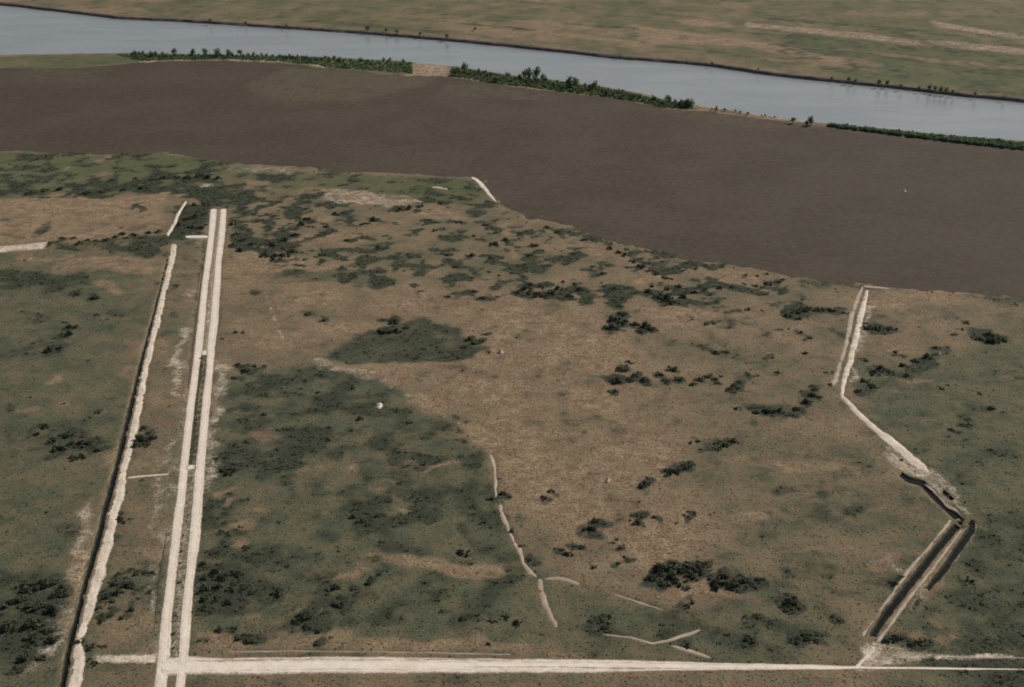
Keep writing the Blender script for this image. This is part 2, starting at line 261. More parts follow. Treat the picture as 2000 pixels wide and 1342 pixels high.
# ---------------------------------------------------------------- materials
def new_mat(name):
    m = bpy.data.materials.new(name); m.use_nodes = True; nt = m.node_tree
    return m, nt, nt.nodes['Principled BSDF']
def N(nt, typ, **kw):
    n = nt.nodes.new(typ)
    for k, v in kw.items():
        if k.startswith('i_'):
            n.inputs[k[2:].replace('_', ' ')].default_value = v
        else: setattr(n, k, v)
    return n
def noise(nt, vec, scale, detail=4, rough=.6, dist=0):
    n = N(nt, 'ShaderNodeTexNoise'); n.inputs['Scale'].default_value = scale; n.inputs['Detail'].default_value = detail
    n.inputs['Roughness'].default_value = rough; n.inputs['Distortion'].default_value = dist
    nt.links.new(vec, n.inputs['Vector']); return n.outputs['Fac']
def mth(nt, op, a, b=None, clamp=False):
    n = N(nt, 'ShaderNodeMath', operation=op, use_clamp=clamp)
    for i, v in enumerate((a, b)):
        if v is None: continue
        if isinstance(v, (int, float)): n.inputs[i].default_value = v
        else: nt.links.new(v, n.inputs[i])
    return n.outputs[0]
def ramp01(nt, v, a, b):
    n = N(nt, 'ShaderNodeMapRange', interpolation_type='SMOOTHSTEP'); nt.links.new(v, n.inputs[0])
    n.inputs[1].default_value = a; n.inputs[2].default_value = b; return n.outputs[0]
def mixc(nt, f, a, b, blend='MIX'):
    n = N(nt, 'ShaderNodeMix', data_type='RGBA', blend_type=blend)
    for i, v in ((0, f), (6, a), (7, b)):
        if isinstance(v, (int, float)): n.inputs[i].default_value = v
        elif isinstance(v, tuple): n.inputs[i].default_value = (*v, 1) if len(v) == 3 else v
        else: nt.links.new(v, n.inputs[i])
    return n.outputs[2]
def coords(nt, gen=False):
    return N(nt, 'ShaderNodeTexCoord').outputs['Object']
def bump(nt, h, dist, strength, bsdf):
    b = N(nt, 'ShaderNodeBump'); b.inputs['Strength'].default_value = strength; b.inputs['Distance'].default_value = dist
    nt.links.new(h, b.inputs['Height']); nt.links.new(b.outputs[0], bsdf.inputs['Normal'])

TAN, OLIVE, LUSH, DARK, SAND = (.218,.157,.092), (.113,.099,.052), (.090,.098,.042), (.045,.050,.031), (.56,.46,.35)
def mat_ground():
    m, nt, b = new_mat('marsh_cover'); co = coords(nt)
    at = N(nt, 'ShaderNodeAttribute', attribute_name='cover'); sep = N(nt, 'ShaderNodeSeparateColor'); nt.links.new(at.outputs['Color'], sep.inputs[0])
    g, d, s = sep.outputs; l = at.outputs['Alpha']
    n1 = noise(nt, co, .16, 6, .72); n2 = noise(nt, co, .8, 4, .7); n3 = noise(nt, co, .07, 4, .6); n4 = noise(nt, co, 2.0, 3, .6); n5 = noise(nt, co, .36, 3, .55)
    j = mth(nt, 'MULTIPLY', mth(nt, 'SUBTRACT', mth(nt, 'ADD', n1, mth(nt, 'MULTIPLY', n2, .6)), .8), 2.3)
    gg = ramp01(nt, mth(nt, 'ADD', g, j), .05, .95)
    tan = mixc(nt, ramp01(nt, n3, .35, .65), TAN, (.190,.124,.076))
    tan = mixc(nt, ramp01(nt, mth(nt, 'ADD', mth(nt, 'MULTIPLY', n2, .5), mth(nt, 'MULTIPLY', n1, .5)), .47, .66), tan, (.335,.255,.160))
    ol = mixc(nt, ramp01(nt, n3, .42, .6), (.119,.106,.061), (.084,.089,.054))
    ol = mixc(nt, l, ol, LUSH)
    c = mixc(nt, gg, tan, ol)
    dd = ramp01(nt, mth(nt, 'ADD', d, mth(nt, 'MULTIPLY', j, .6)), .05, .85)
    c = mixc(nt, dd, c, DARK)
    c = mixc(nt, mth(nt, 'MULTIPLY', ramp01(nt, n5, .62, .72), .62), c, DARK)
    c = mixc(nt, mth(nt, 'MULTIPLY', ramp01(nt, n5, .36, .27), .30), c, TAN)
    ss = ramp01(nt, mth(nt, 'ADD', s, mth(nt, 'MULTIPLY', mth(nt, 'MULTIPLY', j, .55), mth(nt, 'MINIMUM', mth(nt, 'MULTIPLY', s, 6), 1.0))), .02, .80)
    c = mixc(nt, ss, c, SAND)
    v = mth(nt, 'ADD', mth(nt, 'MULTIPLY', n4, 1.3), mth(nt, 'MULTIPLY', n2, 1.3))
    v = mth(nt, 'MAXIMUM', mth(nt, 'ADD', v, -.28), .25)
    v = mth(nt, 'MULTIPLY', v, mth(nt, 'ADD', .48, mth(nt, 'MULTIPLY', n1, 1.04)))
    cc = N(nt, 'ShaderNodeCombineColor')
    for i in range(3): nt.links.new(v, cc.inputs[i])
    c = mixc(nt, 1.0, c, cc.outputs[0], 'MULTIPLY')
    nt.links.new(c, b.inputs['Base Color']); b.inputs['Roughness'].default_value = .95; b.inputs['Specular IOR Level'].default_value = .1
    bump(nt, mth(nt, 'ADD', n2, mth(nt, 'MULTIPLY', n1, 1.2)), .7, .55, b)
    return m
def mat_mud():
    m, nt, b = new_mat('brown_mud'); co = coords(nt)
    at = N(nt, 'ShaderNodeAttribute', attribute_name='cover'); sep = N(nt, 'ShaderNodeSeparateColor'); nt.links.new(at.outputs['Color'], sep.inputs[0])
    n1 = noise(nt, co, .012, 5, .6, .3); n2 = noise(nt, co, .07, 6, .72); n3 = noise(nt, co, .20, 6, .75)
    c = mixc(nt, ramp01(nt, n1, .40, .60), (.062,.045,.029), (.073,.054,.037))
    c = mixc(nt, mth(nt, 'MULTIPLY', ramp01(nt, n2, .46, .72), .5), c, (.088,.068,.047))
    o = ramp01(nt, mth(nt, 'ADD', sep.outputs[0], mth(nt, 'MULTIPLY', mth(nt, 'SUBTRACT', n2, .5), 2.4)), .15, 1.3)
    c = mixc(nt, o, c, (.098,.080,.046))
    o2 = ramp01(nt, mth(nt, 'ADD', sep.outputs[1], mth(nt, 'MULTIPLY', mth(nt, 'SUBTRACT', n2, .5), 2.4)), .15, 1.2)
    c = mixc(nt, o2, c, (.060,.056,.036))
    c = mixc(nt, mth(nt, 'MULTIPLY', ramp01(nt, n3, .52, .64), .9), c, (.043,.033,.025))
    c = mixc(nt, mth(nt, 'MULTIPLY', ramp01(nt, n3, .46, .32), .75), c, (.098,.076,.057))
    nt.links.new(c, b.inputs['Base Color']); b.inputs['Roughness'].default_value = .92; b.inputs['Specular IOR Level'].default_value = .15
    bump(nt, n3, .25, .25, b); return m
def mat_sand(name, col, col2, rough_noise=1.0, dark=(.30,.24,.18), edge=.35, ruts=0.0):
    m, nt, b = new_mat(name); co = coords(nt)
    at = N(nt, 'ShaderNodeAttribute', attribute_name='inner'); inn = at.outputs['Fac']
    n1 = noise(nt, co, .10, 4, .6); n2 = noise(nt, co, .9, 5, .7); n3 = noise(nt, co, .33, 4, .65); n4 = noise(nt, co, .22, 3, .6)
    c = mixc(nt, ramp01(nt, n1, .35, .65), col, col2)
    c = mixc(nt, mth(nt, 'MULTIPLY', ramp01(nt, n2, .52, .78), .55*rough_noise), c, dark)
    c = mixc(nt, mth(nt, 'MULTIPLY', ramp01(nt, n3, .58, .74), .6*rough_noise), c, dark)
    if ruts:                                  # wheel ruts: two compacted darker lines with breaks
        r = mth(nt, 'ABSOLUTE', mth(nt, 'SUBTRACT', inn, mth(nt, 'ADD', .44, mth(nt, 'MULTIPLY', n1, .14))))
        r = mth(nt, 'MULTIPLY', ramp01(nt, r, .13, .02), ramp01(nt, n4, .38, .6)); c = mixc(nt, mth(nt, 'MULTIPLY', r, ruts), c, dark)
    e = mth(nt, 'ADD', inn, mth(nt, 'MULTIPLY', mth(nt, 'SUBTRACT', mth(nt, 'ADD', mth(nt, 'MULTIPLY', n2, .6), mth(nt, 'MULTIPLY', n3, .5)), .55), 1.5*edge/.35*.6))
    c = mixc(nt, mth(nt, 'MULTIPLY', ramp01(nt, e, edge, 0.02), .9), c, (.19,.145,.095))
    nt.links.new(c, b.inputs['Base Color']); b.inputs['Roughness'].default_value = .93; b.inputs['Specular IOR Level'].default_value = .12
    bump(nt, n2, .4, .5*rough_noise+.1, b); return m
def mat_river():
    m, nt, b = new_mat('river_water'); co = coords(nt)
    mp = N(nt, 'ShaderNodeMapping'); mp.inputs['Scale'].default_value = (.35, 1, 1); mp.inputs['Rotation'].default_value = (0, 0, math.radians(22))
    nt.links.new(co, mp.inputs[0]); n1 = noise(nt, mp.outputs[0], .022, 4, .55); n2 = noise(nt, co, .35, 4, .6); n3 = noise(nt, mp.outputs[0], .11, 3, .6)
    c = mixc(nt, ramp01(nt, n1, .35, .7), (.215,.214,.192), (.262,.258,.230))
    nt.links.new(c, b.inputs['Base Color'])
    r = mth(nt, 'ADD', .16, mth(nt, 'MULTIPLY', n1, .16)); nt.links.new(r, b.inputs['Roughness']); b.inputs['IOR'].default_value = 1.333
    bump(nt, mth(nt, 'ADD', n2, mth(nt, 'MULTIPLY', n3, 2.0)), .35, .22, b); return m
def mat_ditchwater():
    m, nt, b = new_mat('ditch_water'); co = coords(nt); n = noise(nt, co, .5, 3, .6)
    c = mixc(nt, ramp01(nt, n, .4, .7), (.012,.012,.008), (.022,.023,.014)); nt.links.new(c, b.inputs['Base Color'])
    b.inputs['Roughness'].default_value = .12; b.inputs['IOR'].default_value = 1.333; b.inputs['Specular IOR Level'].default_value = .08
    bump(nt, noise(nt, co, 1.6, 3, .6), .03, .15, b); return m
def mat_plain(name, c1, c2, sc, rough=.9):
    m, nt, b = new_mat(name); co = coords(nt); n = noise(nt, co, sc, 5, .7)
    nt.links.new(mixc(nt, ramp01(nt, n, .35, .7), c1, c2), b.inputs['Base Color']); b.inputs['Roughness'].default_value = rough; b.inputs['Specular IOR Level'].default_value = .15
    bump(nt, n, .5, .6, b); return m
def mat_bed():
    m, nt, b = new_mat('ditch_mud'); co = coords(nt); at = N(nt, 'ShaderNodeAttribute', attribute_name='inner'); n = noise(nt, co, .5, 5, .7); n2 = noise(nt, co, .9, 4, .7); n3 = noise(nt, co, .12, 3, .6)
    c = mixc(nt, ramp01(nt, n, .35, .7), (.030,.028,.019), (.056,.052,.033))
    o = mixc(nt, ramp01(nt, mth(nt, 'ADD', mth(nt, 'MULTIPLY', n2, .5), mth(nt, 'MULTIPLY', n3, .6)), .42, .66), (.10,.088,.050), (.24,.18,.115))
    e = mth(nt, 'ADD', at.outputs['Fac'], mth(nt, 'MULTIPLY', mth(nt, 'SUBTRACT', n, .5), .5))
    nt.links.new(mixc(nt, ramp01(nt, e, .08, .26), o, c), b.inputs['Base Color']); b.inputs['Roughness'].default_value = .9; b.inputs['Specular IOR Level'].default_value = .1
    bump(nt, n, .5, .6, b); return m
def mat_leaf(name, c1, c2, trans=.28):
    m, nt, b = new_mat(name)
    oi = N(nt, 'ShaderNodeObjectInfo'); gi = N(nt, 'ShaderNodeNewGeometry')
    f = mth(nt, 'ADD', mth(nt, 'MULTIPLY', oi.outputs['Random'], .6), mth(nt, 'MULTIPLY', gi.outputs['Random Per Island'], .5), True)
    c = mixc(nt, f, c1, c2); nt.links.new(c, b.inputs['Base Color']); b.inputs['Roughness'].default_value = .75; b.inputs['Specular IOR Level'].default_value = .2
    t = N(nt, 'ShaderNodeBsdfTranslucent'); nt.links.new(c, t.inputs[0]); mx = N(nt, 'ShaderNodeMixShader'); mx.inputs[0].default_value = trans
    nt.links.new(b.outputs[0], mx.inputs[1]); nt.links.new(t.outputs[0], mx.inputs[2]); nt.links.new(mx.outputs[0], nt.nodes['Material Output'].inputs[0]); return m
M = {'ground': mat_ground(), 'mud': mat_mud(), 'road': mat_sand('crushed_shell', (.69,.58,.465), (.76,.655,.535), .85, (.46,.365,.275), .40, .8),
     'spoil': mat_sand('pale_spoil', (.58,.475,.365), (.70,.595,.475), 1.25, (.33,.255,.18), .42), 'tanbank': mat_sand('tan_spoil', (.36,.28,.20), (.46,.365,.27), 1.2, (.20,.155,.105), .5),
     'track': mat_sand('sandy_track', (.34,.26,.185), (.42,.33,.24), 1.2, (.19,.15,.10), .5), 'river': mat_river(), 'dwater': mat_ditchwater(),
     'bed': mat_bed(), 'cut': mat_plain('cut_bank', (.085,.070,.064), (.15,.125,.110), .12),
     'shrub': mat_leaf('shrub_leaves', (.034,.042,.026), (.112,.116,.064)), 'tree': mat_leaf('tree_leaves', (.075,.125,.070), (.195,.245,.130), .5),
     'scrub': mat_leaf('scrub_leaves', (.075,.078,.044), (.145,.138,.078), .35), 'vgreen': mat_plain('verge_green', (.042,.045,.026), (.085,.080,.046), .5), 'vbrown': mat_plain('verge_brown', (.20,.15,.10), (.34,.27,.195), .4), 'vmix': mat_plain('verge_mixed', (.085,.075,.045), (.36,.29,.21), .45), 'vred': mat_plain('gutter_brown', (.085,.058,.040), (.13,.095,.065), .4), 'reed': mat_leaf('reed_leaves', (.080,.125,.055), (.165,.205,.100), .4),
     'bark': mat_plain('bark', (.10,.075,.05), (.16,.125,.09), 3.0)}

# ---------------------------------------------------------------- mesh helpers
def mesh_np(name, V, faces, mat, smooth=False, quad=True):
    me = bpy.data.meshes.new(name); k = faces.shape[1]
    me.vertices.add(len(V)); me.vertices.foreach_set('co', np.ascontiguousarray(V, np.float32).ravel())
    me.loops.add(faces.size); me.loops.foreach_set('vertex_index', np.ascontiguousarray(faces, np.int32).ravel())
    me.polygons.add(len(faces)); me.polygons.foreach_set('loop_start', np.arange(0, faces.size, k, dtype=np.int32))
    me.polygons.foreach_set('loop_total', np.full(len(faces), k, np.int32))
    if smooth: me.polygons.foreach_set('use_smooth', np.ones(len(faces), bool))
    me.update(calc_edges=True); me.validate(); me.materials.append(mat); return me
def link(name, data, parent=None, **props):
    o = bpy.data.objects.new(name, data); SC.collection.objects.link(o); o.parent = parent
    for k, v in props.items(): o[k] = v
    return o
def set_cover(me, a):
    at = me.attributes.new('cover', 'FLOAT_COLOR', 'POINT'); at.data.foreach_set('color', np.ascontiguousarray(a, np.float32).ravel())
def grid_faces(nx, ny):
    i = np.arange(nx-1)[None, :]; j = np.arange(ny-1)[:, None]; a = j*nx+i
    return np.stack([a, a+1, a+nx+1, a+nx], -1).reshape(-1, 4)

# ---------------------------------------------------------------- ribbons: roads, spoil banks and ditches (made first: the ground is cut to fit)
CARVE = []
def resample(P, n):
    d = np.r_[0, np.cumsum(np.linalg.norm(np.diff(P, axis=0), axis=1))]; t = np.linspace(0, d[-1], n)
    return np.stack([np.interp(t, d, P[:, k]) for k in range(2)], -1)
RS = [0]
def ribbon(name, left, right, prof, mat, step=1.0, jit=.35, jwl=5.0, bumpz=.12, bwl=4.0, cols=11, carve=-.02, kind='structure', label=None, ends=True, apron=0.0):
    if prof is DITCH and not apron: apron = 1.5
    L, R = wpoly(left), wpoly(right); RS[0] += 1; sdd = RS[0]*7
    ln = np.linalg.norm(np.diff((L+R)/2, axis=0), axis=1).sum(); n = max(6, int(ln/step))
    # same arc parameter for both edges keeps the sections square
    C = (L+R)/2; d = np.r_[0, np.cumsum(np.linalg.norm(np.diff(C, axis=0), axis=1))]; t = np.linspace(0, d[-1], n)
    L = np.stack([np.interp(t, d, L[:, k]) for k in range(2)], -1); R = np.stack([np.interp(t, d, R[:, k]) for k in range(2)], -1)
    ax = R-L; wd = np.linalg.norm(ax, axis=1); ax = ax/np.maximum(wd, 1e-6)[:, None]
    z0 = np.zeros(n)
    jl = (fbm(t, z0, jwl, 3, sdd+1)-.5)*2*jit; jr = (fbm(t, z0+50, jwl, 3, sdd+2)-.5)*2*jit
    L = L+ax*jl[:, None]; R = R+ax*jr[:, None]
    if ends:
        e = np.minimum(np.arange(n), np.arange(n)[::-1])*step; k = .55+.45*sstep(0, 2.5, e); mid = (L+R)/2; L = mid+(L-mid)*k[:, None]; R = mid+(R-mid)*k[:, None]
    u = np.linspace(0, 1, cols); pu, pz = zip(*prof); z = np.interp(u, pu, pz); inn = 1-np.abs(u*2-1)
    P = L[:, None, :]*(1-u)[None, :, None]+R[:, None, :]*u[None, :, None]
    if apron:                                # trodden margins on both sides of a ditch
        k1 = (apron+(fbm(t, z0+9, 3, 3, sdd+5)-.5)*.8)[:, None]*ax; k2 = (apron+(fbm(t, z0+19, 3, 3, sdd+6)-.5)*.8)[:, None]*ax
        P = np.concatenate([(L-k1)[:, None], (L-k1*.5)[:, None], P, (R+k2*.5)[:, None], (R+k2)[:, None]], 1)
        z = np.r_[.03, .20, z+np.where(np.minimum(u, 1-u) < .05, .06, 0), .20, .03]; inn = np.r_[0, 0, .12+inn, 0, 0]; cols = cols+4; u = np.r_[0, 0, u, 1, 1]; Lc, Rc = L-k1, R+k2
    else: Lc, Rc = L, R
    Z = np.tile(z, (n, 1)); bz = (fbm(P[..., 0], P[..., 1], bwl, 4, sdd+3)-.45)*2*bumpz
    inner = np.minimum(.35+np.minimum(u, 1-u)*4, 1)[None, :]; Z = Z+bz*inner
    if ends: Z = np.where((np.minimum(np.arange(n), np.arange(n)[::-1]) == 0)[:, None], np.minimum(Z, -.25), Z)
    V = np.concatenate([P, Z[..., None]], -1).reshape(-1, 3)
    f = grid_faces(cols, n)
    v0, v1, v2 = V[f[0][0]], V[f[0][1]], V[f[0][3]]
    if np.cross(v1-v0, v2-v0)[2] < 0: f = f[:, ::-1]
    me = mesh_np(name, V, f, mat, True); at = me.attributes.new('inner', 'FLOAT', 'POINT'); at.data.foreach_set('value', np.tile(inn, n).astype(np.float32))
    o = link(name, me)
    if kind: o['kind'] = kind
    if label: o['label'] = label
    if carve is not None: CARVE.append((np.vstack([Lc, Rc[::-1]])[::2], carve))
    return o
def bandr(name, pts, hw, prof, mat, **kw):
    o = band(pts, hw); n = len(pts); return ribbon(name, o[:n], o[n:][::-1], prof, mat, **kw)
FLATP = [(0,-.14),(.09,.10),(.2,.13),(.5,.16),(.8,.13),(.91,.10),(1,-.14)]
HEAP = [(0,-.25),(.15,.08),(.35,.32),(.6,.38),(.85,.10),(1,-.25)]
LOW = [(0,-.16),(.25,.06),(.5,.16),(.75,.06),(1,-.16)]
DITCH = [(0,.10),(.08,.0),(.26,-.75),(.5,-.9),(.74,-.75),(.92,.0),(1,.10)]
TWY = [408,459,505,551.6,621,678.6,714,785,857,916,976,1000,1069,1138.6,1208,1277,1330,1372]
LL = [410,406,400,393.6,386,379,375.3,364.6,356,349.8,343,338,331,323,313,306,300,296]
LR = [425,420,414.6,408,402,397,390.8,382.5,374,368.5,363,360,352,344,337,334,329,325]
RL = [430,425.5,420,416,409,403,402.7,393,387,379.5,374.5,372,366,359,351,347.5,342,338]
RR = [443,441,434,432,428,421,418,412,406,401.5,397,397,390,379.5,375,370,364,360]
ribbon('road', list(zip(LL, TWY)), list(zip(LR, TWY)), FLATP, M['road'], jit=.28, jwl=11, bumpz=.07, bwl=1.8, step=.7, cols=17, label='left lane of the pale twin road running up the picture')
ribbon('road', list(zip(RL, TWY)), list(zip(RR, TWY)), [(a, b+.01 if b > 0 else b) for a, b in FLATP], M['road'], jit=.28, jwl=11, bumpz=.07, bwl=1.8, step=.7, cols=17, label='right lane of the pale twin road running up the picture')
def between(y0, y1, mat, label):
    ys = np.linspace(y0, y1, 9); l = np.interp(ys, TWY, LR)+.1; r = np.interp(ys, TWY, RL)-.1
    ribbon('verge', list(zip(l-.8, ys)), list(zip(r+.8, ys)), [(0,-.02),(.15,.10),(.5,.13),(.85,.10),(1,-.02)], mat, step=.8, jit=.12, bumpz=.05, cols=7, carve=None, ends=False, label=label)
between(410, 688, M['vbrown'], 'brown strip between the road lanes, upper stretch'); between(694, 908, M['vgreen'], 'dark green strip between the road lanes, middle stretch'); between(918, 1282, M['vmix'], 'mottled strip between the road lanes, lower stretch')
bandr('gutter', [(404,472),(392,560),(384,625),(376,690),(368,752)], [1.6,2,2.2,2,1], LOW, M['vred'], jit=.3, bumpz=.08, cols=7, label='reddish brown gutter left of the twin road, upper part')
bandr('gutter', [(327,1030),(318,1090),(310,1140),(306,1185),(300,1240)], [1,2.2,2.6,2.4,1.2], LOW, M['vgreen'], jit=.4, bumpz=.08, cols=7, label='dark wet gutter left of the twin road, lower part')
for y in (690, 913): ribbon('road_crossover', [(LR[5]-2 if y < 800 else 366, y-4), (LR[5]-4 if y < 800 else 363, y+4)], [(RL[5]+2 if y < 800 else 382, y-4), (RL[5]+1 if y < 800 else 380, y+4)], [(0,.20),(.5,.22),(1,.20)], M['road'], step=.8, jit=.1, bumpz=.03, ends=False, label='short pale link between the two lanes, '+('upper one' if y < 800 else 'lower one'))
bx = [312,340,370,440,650,900,1200,1300,1500,1700,1956,2300]
ribbon('road', list(zip(bx, [1284,1282,1280,1284,1281,1284.5,1287,1291,1296,1301.5,1305.5,1309])), list(zip(bx, [1322,1321,1320,1319,1318,1317,1315,1312,1309,1308,1309,1312])),
       [(0,-.14),(.06,.10),(.2,.15),(.36,.08),(.5,.15),(.8,.14),(.94,.10),(1,-.14)], M['road'], jit=.5, jwl=12, bumpz=.07, bwl=1.8, step=.7, cols=25, label='wide pale road along the bottom of the picture')
RUT = [(0,.12),(.5,.215),(1,.12)]
bandr('rut', [(380,1291),(480,1290),(620,1288),(760,1289),(900,1289),(1010,1291)], [1.1,1.5,1.3,1.0,1.4,.6], RUT, M['track'], jit=.35, jwl=6, bumpz=.06, bwl=2, carve=None, cols=5, label='brown rut along the upper side of the bottom road')
bandr('rut', [(900,1304),(1060,1303),(1240,1306),(1340,1306)], [.6,1.2,1.4,.6], RUT, M['track'], jit=.35, jwl=6, bumpz=.06, bwl=2, carve=None, cols=5, label='brown rut along the lower side of the bottom road')
bandr('road', [(360,462.5),(380,462.5),(408,462.5)], 3.6, LOW, M['road'], jit=.2, label='short pale spur left of the twin road')
bandr('track', [(246,934),(280,930),(332,926)], [2.5,2,2.5], LOW, M['spoil'], jit=.25, label='thin pale track from the ditch to the twin road')
bandr('track', [(440,1273.5),(560,1272.5),(760,1274),(1000,1279)], 1.8, LOW, M['tanbank'], jit=.4, label='thin worn track just above the bottom road')
SY = [477,510,551.6,609,644,690,737.7,785,833,869,897.5,928.5,976,1000,1069,1138.6,1161.7,1196,1231,1255,1266,1289,1310,1372]
SL = [334,327,318,302.6,294,283,271.5,262.5,250.6,244,234.6,228,218,210,194,172,164,158,149,143,141,137,134,122]
SR = [347,342,331,318,311,298.5,288,282,271.6,263,255,250,241.7,235.5,220.5,202,193,186,171,160,165,171,168,158]
ribbon('spoil_bank', list(zip(SL, SY)), list(zip(SR, SY)), [(0,-.2),(.12,.03),(.35,.16),(.65,.2),(.88,.03),(1,-.2)], M['spoil'], jit=.9, jwl=7, bumpz=.32, bwl=3.2, cols=21, step=.6, label='pale lumpy spoil bank along the left ditch')
DY = [505,609,690,785,869,928,1000,1069,1092,1138.6,1196,1231,1277,1310,1372]
DL = [326,299.5,277,253,233,218,198,181,174,162,147,138,126,122,107]
DR = [328,303.5,283.5,263,244.5,229,210.5,194.5,187.5,172.5,158.5,150,139.5,134.5,123]
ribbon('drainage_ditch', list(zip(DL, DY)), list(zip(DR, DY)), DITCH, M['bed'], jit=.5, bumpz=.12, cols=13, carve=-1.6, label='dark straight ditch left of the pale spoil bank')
bandr('spoil_bank', [(364,393),(354,408),(347,420),(340,438),(326,461)], [2.5,3.2,4,4.5,3.5], HEAP, M['spoil'], jit=.6, bumpz=.4, label='short pale spoil bank left of the road head')
mids = [(958,886,5),(963,900,4.5),(967,924,4),(968,972,3.5)]
bandr('spoil_bank', [(a, b) for a, b, c in mids], [c for a, b, c in mids], LOW, M['tanbank'], jit=.5, bumpz=.25, label='thin upper tan bank in the middle of the marsh')
mids = [(976,985,6),(983,1012,5),(1000,1050,4.5),(1014,1075,5.5),(1021,1099,4),(1036,1118,6),(1050,1128,5)]
bandr('spoil_bank', [(a, b) for a, b, c in mids], [c for a, b, c in mids], LOW, M['tanbank'], jit=.6, bumpz=.3, label='winding tan bank in the middle of the marsh')
mids = [(1054,1130,8),(1059,1160,9),(1067,1185,8),(1074,1203,7),(1087,1228,4.5)]
bandr('spoil_bank', [(a, b) for a, b, c in mids], [c for a, b, c in mids], LOW, M['track'], jit=.7, bumpz=.35, label='wide tan lower end of the middle bank')
mids = [(1062,1131,4),(1087,1129,4.5),(1110,1134,4.5),(1134,1142,5)]
bandr('track', [(a, b) for a, b, c in mids], [c for a, b, c in mids], LOW, M['track'], jit=.6, bumpz=.2, label='tan spur turning right off the middle bank')
bandr('track', [(1190,1158),(1245,1176),(1299,1193)], [1.5,2.6,2], LOW, M['track'], jit=.5, bumpz=.15, label='faint tan streak right of the middle bank')
mids = [(1175,1239,2),(1231,1246,2.6),(1273,1257,3.6),(1304,1252,4.2),(1346,1239,4.4),(1370,1229,2.5)]
bandr('track', [(a, b) for a, b, c in mids], [c for a, b, c in mids], LOW, M['tanbank'], jit=.5, bumpz=.2, label='curved sandy track near the bottom road')
mids = [(1308,1261,3),(1345,1271,5),(1391,1287,3)]
bandr('track', [(a, b) for a, b, c in mids], [c for a, b, c in mids], LOW, M['tanbank'], jit=.5, bumpz=.2, label='sandy track running down to the bottom road')
mids = [(920,346,2),(932,352,5),(944,364,5.5),(958,382,4),(969,394,2.5)]
bandr('sand_spit', [(a, b) for a, b, c in mids], [c for a, b, c in mids], LOW, M['spoil'], jit=.7, bumpz=.2, label='pale sand spit at the mudflat corner')
bandr('sand_spit', [(842,366),(860,367),(876,370)], [2,3,2], LOW, M['tanbank'], jit=.8, bumpz=.2, label='small tan sand patch left of the sand spit')
# right hand ditch system
mids = [(1685,559,3.5),(1677,579,4.6),(1670,598,5.4),(1662,621,5.8),(1656.5,656,5.4),(1649,685,5.4),(1639,718,5.8),(1632,742,6.5),(1624,752,7)]
bandr('spoil_bank', [(a, b) for a, b, c in mids], [c for a, b, c in mids], LOW, M['tanbank'], jit=.5, bumpz=.3, label='tan left bank of the right-hand ditch')
bandr('spoil_bank', [(1684,559),(1697,560),(1740,564)], [2.5,3,1.5], LOW, M['tanbank'], jit=.5, label='tan bank end at the mudflat edge')
mids = [(1693,567,3.5),(1689,588,6),(1681,617,7.5),(1675,648,7),(1667,680,8),(1659,710,7.6),(1650,741,6.5),(1645.5,761,5),(1644,776,5)]
bandr('spoil_bank', [(a, b) for a, b, c in mids], [c for a, b, c in mids], HEAP, M['spoil'], jit=.7, bumpz=.5, cols=11, label='pale right bank of the right-hand ditch')
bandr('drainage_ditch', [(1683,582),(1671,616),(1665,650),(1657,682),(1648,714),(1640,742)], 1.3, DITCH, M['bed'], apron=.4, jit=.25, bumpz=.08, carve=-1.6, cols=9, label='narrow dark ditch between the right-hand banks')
mids = [(1640,770,4),(1661,792,6),(1678,811,6.5),(1700,830,7),(1722,848,8),(1745,866,9.5),(1765,884,10),(1785,900,10.5),(1803,915,9),(1814,924,4)]
bandr('spoil_bank', [(a, b) for a, b, c in mids], [c for a, b, c in mids], [(0,-.22),(.15,.05),(.4,.26),(.65,.32),(.88,.06),(1,-.22)], M['spoil'], jit=1.1, jwl=6, bumpz=.3, bwl=3, cols=15, label='pale bank slanting down to the right, brightest at its end')
bandr('spoil_bank', [(1738,882),(1756,902),(1770,914),(1786,930)], [3,6,8,5], LOW, M['track'], jit=1.0, bumpz=.35, cols=11, label='lumpy tan heap below the slanting bank')
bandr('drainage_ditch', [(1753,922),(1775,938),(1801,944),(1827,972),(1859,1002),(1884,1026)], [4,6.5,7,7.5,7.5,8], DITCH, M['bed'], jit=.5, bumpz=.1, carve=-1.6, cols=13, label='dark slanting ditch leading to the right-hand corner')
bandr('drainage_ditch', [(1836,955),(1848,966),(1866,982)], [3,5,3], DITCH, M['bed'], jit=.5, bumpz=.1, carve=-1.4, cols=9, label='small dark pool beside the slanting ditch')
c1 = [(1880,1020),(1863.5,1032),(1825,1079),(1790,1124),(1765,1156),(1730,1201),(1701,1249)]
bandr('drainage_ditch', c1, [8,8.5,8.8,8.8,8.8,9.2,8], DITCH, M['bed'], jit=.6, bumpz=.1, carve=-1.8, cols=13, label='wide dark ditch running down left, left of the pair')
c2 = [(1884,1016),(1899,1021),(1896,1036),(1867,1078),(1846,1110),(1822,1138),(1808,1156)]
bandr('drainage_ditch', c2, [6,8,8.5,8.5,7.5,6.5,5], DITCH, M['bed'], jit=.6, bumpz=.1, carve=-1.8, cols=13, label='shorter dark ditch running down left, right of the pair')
bandr('drainage_ditch', [(1800,1168),(1792,1178),(1782,1194)], [4,5,3], DITCH, M['bed'], jit=.8, bumpz=.2, carve=-1.2, cols=9, label='small dark pool below the shorter ditch')
bandr('spoil_bank', [(1879,1036),(1850,1072),(1825,1107),(1790,1149),(1769,1177),(1738,1222),(1712,1256)], [3,3.6,4,4.6,4.6,4.6,4.4], LOW, M['tanbank'], jit=.5, bumpz=.25, label='tan bank between the paired dark ditches')
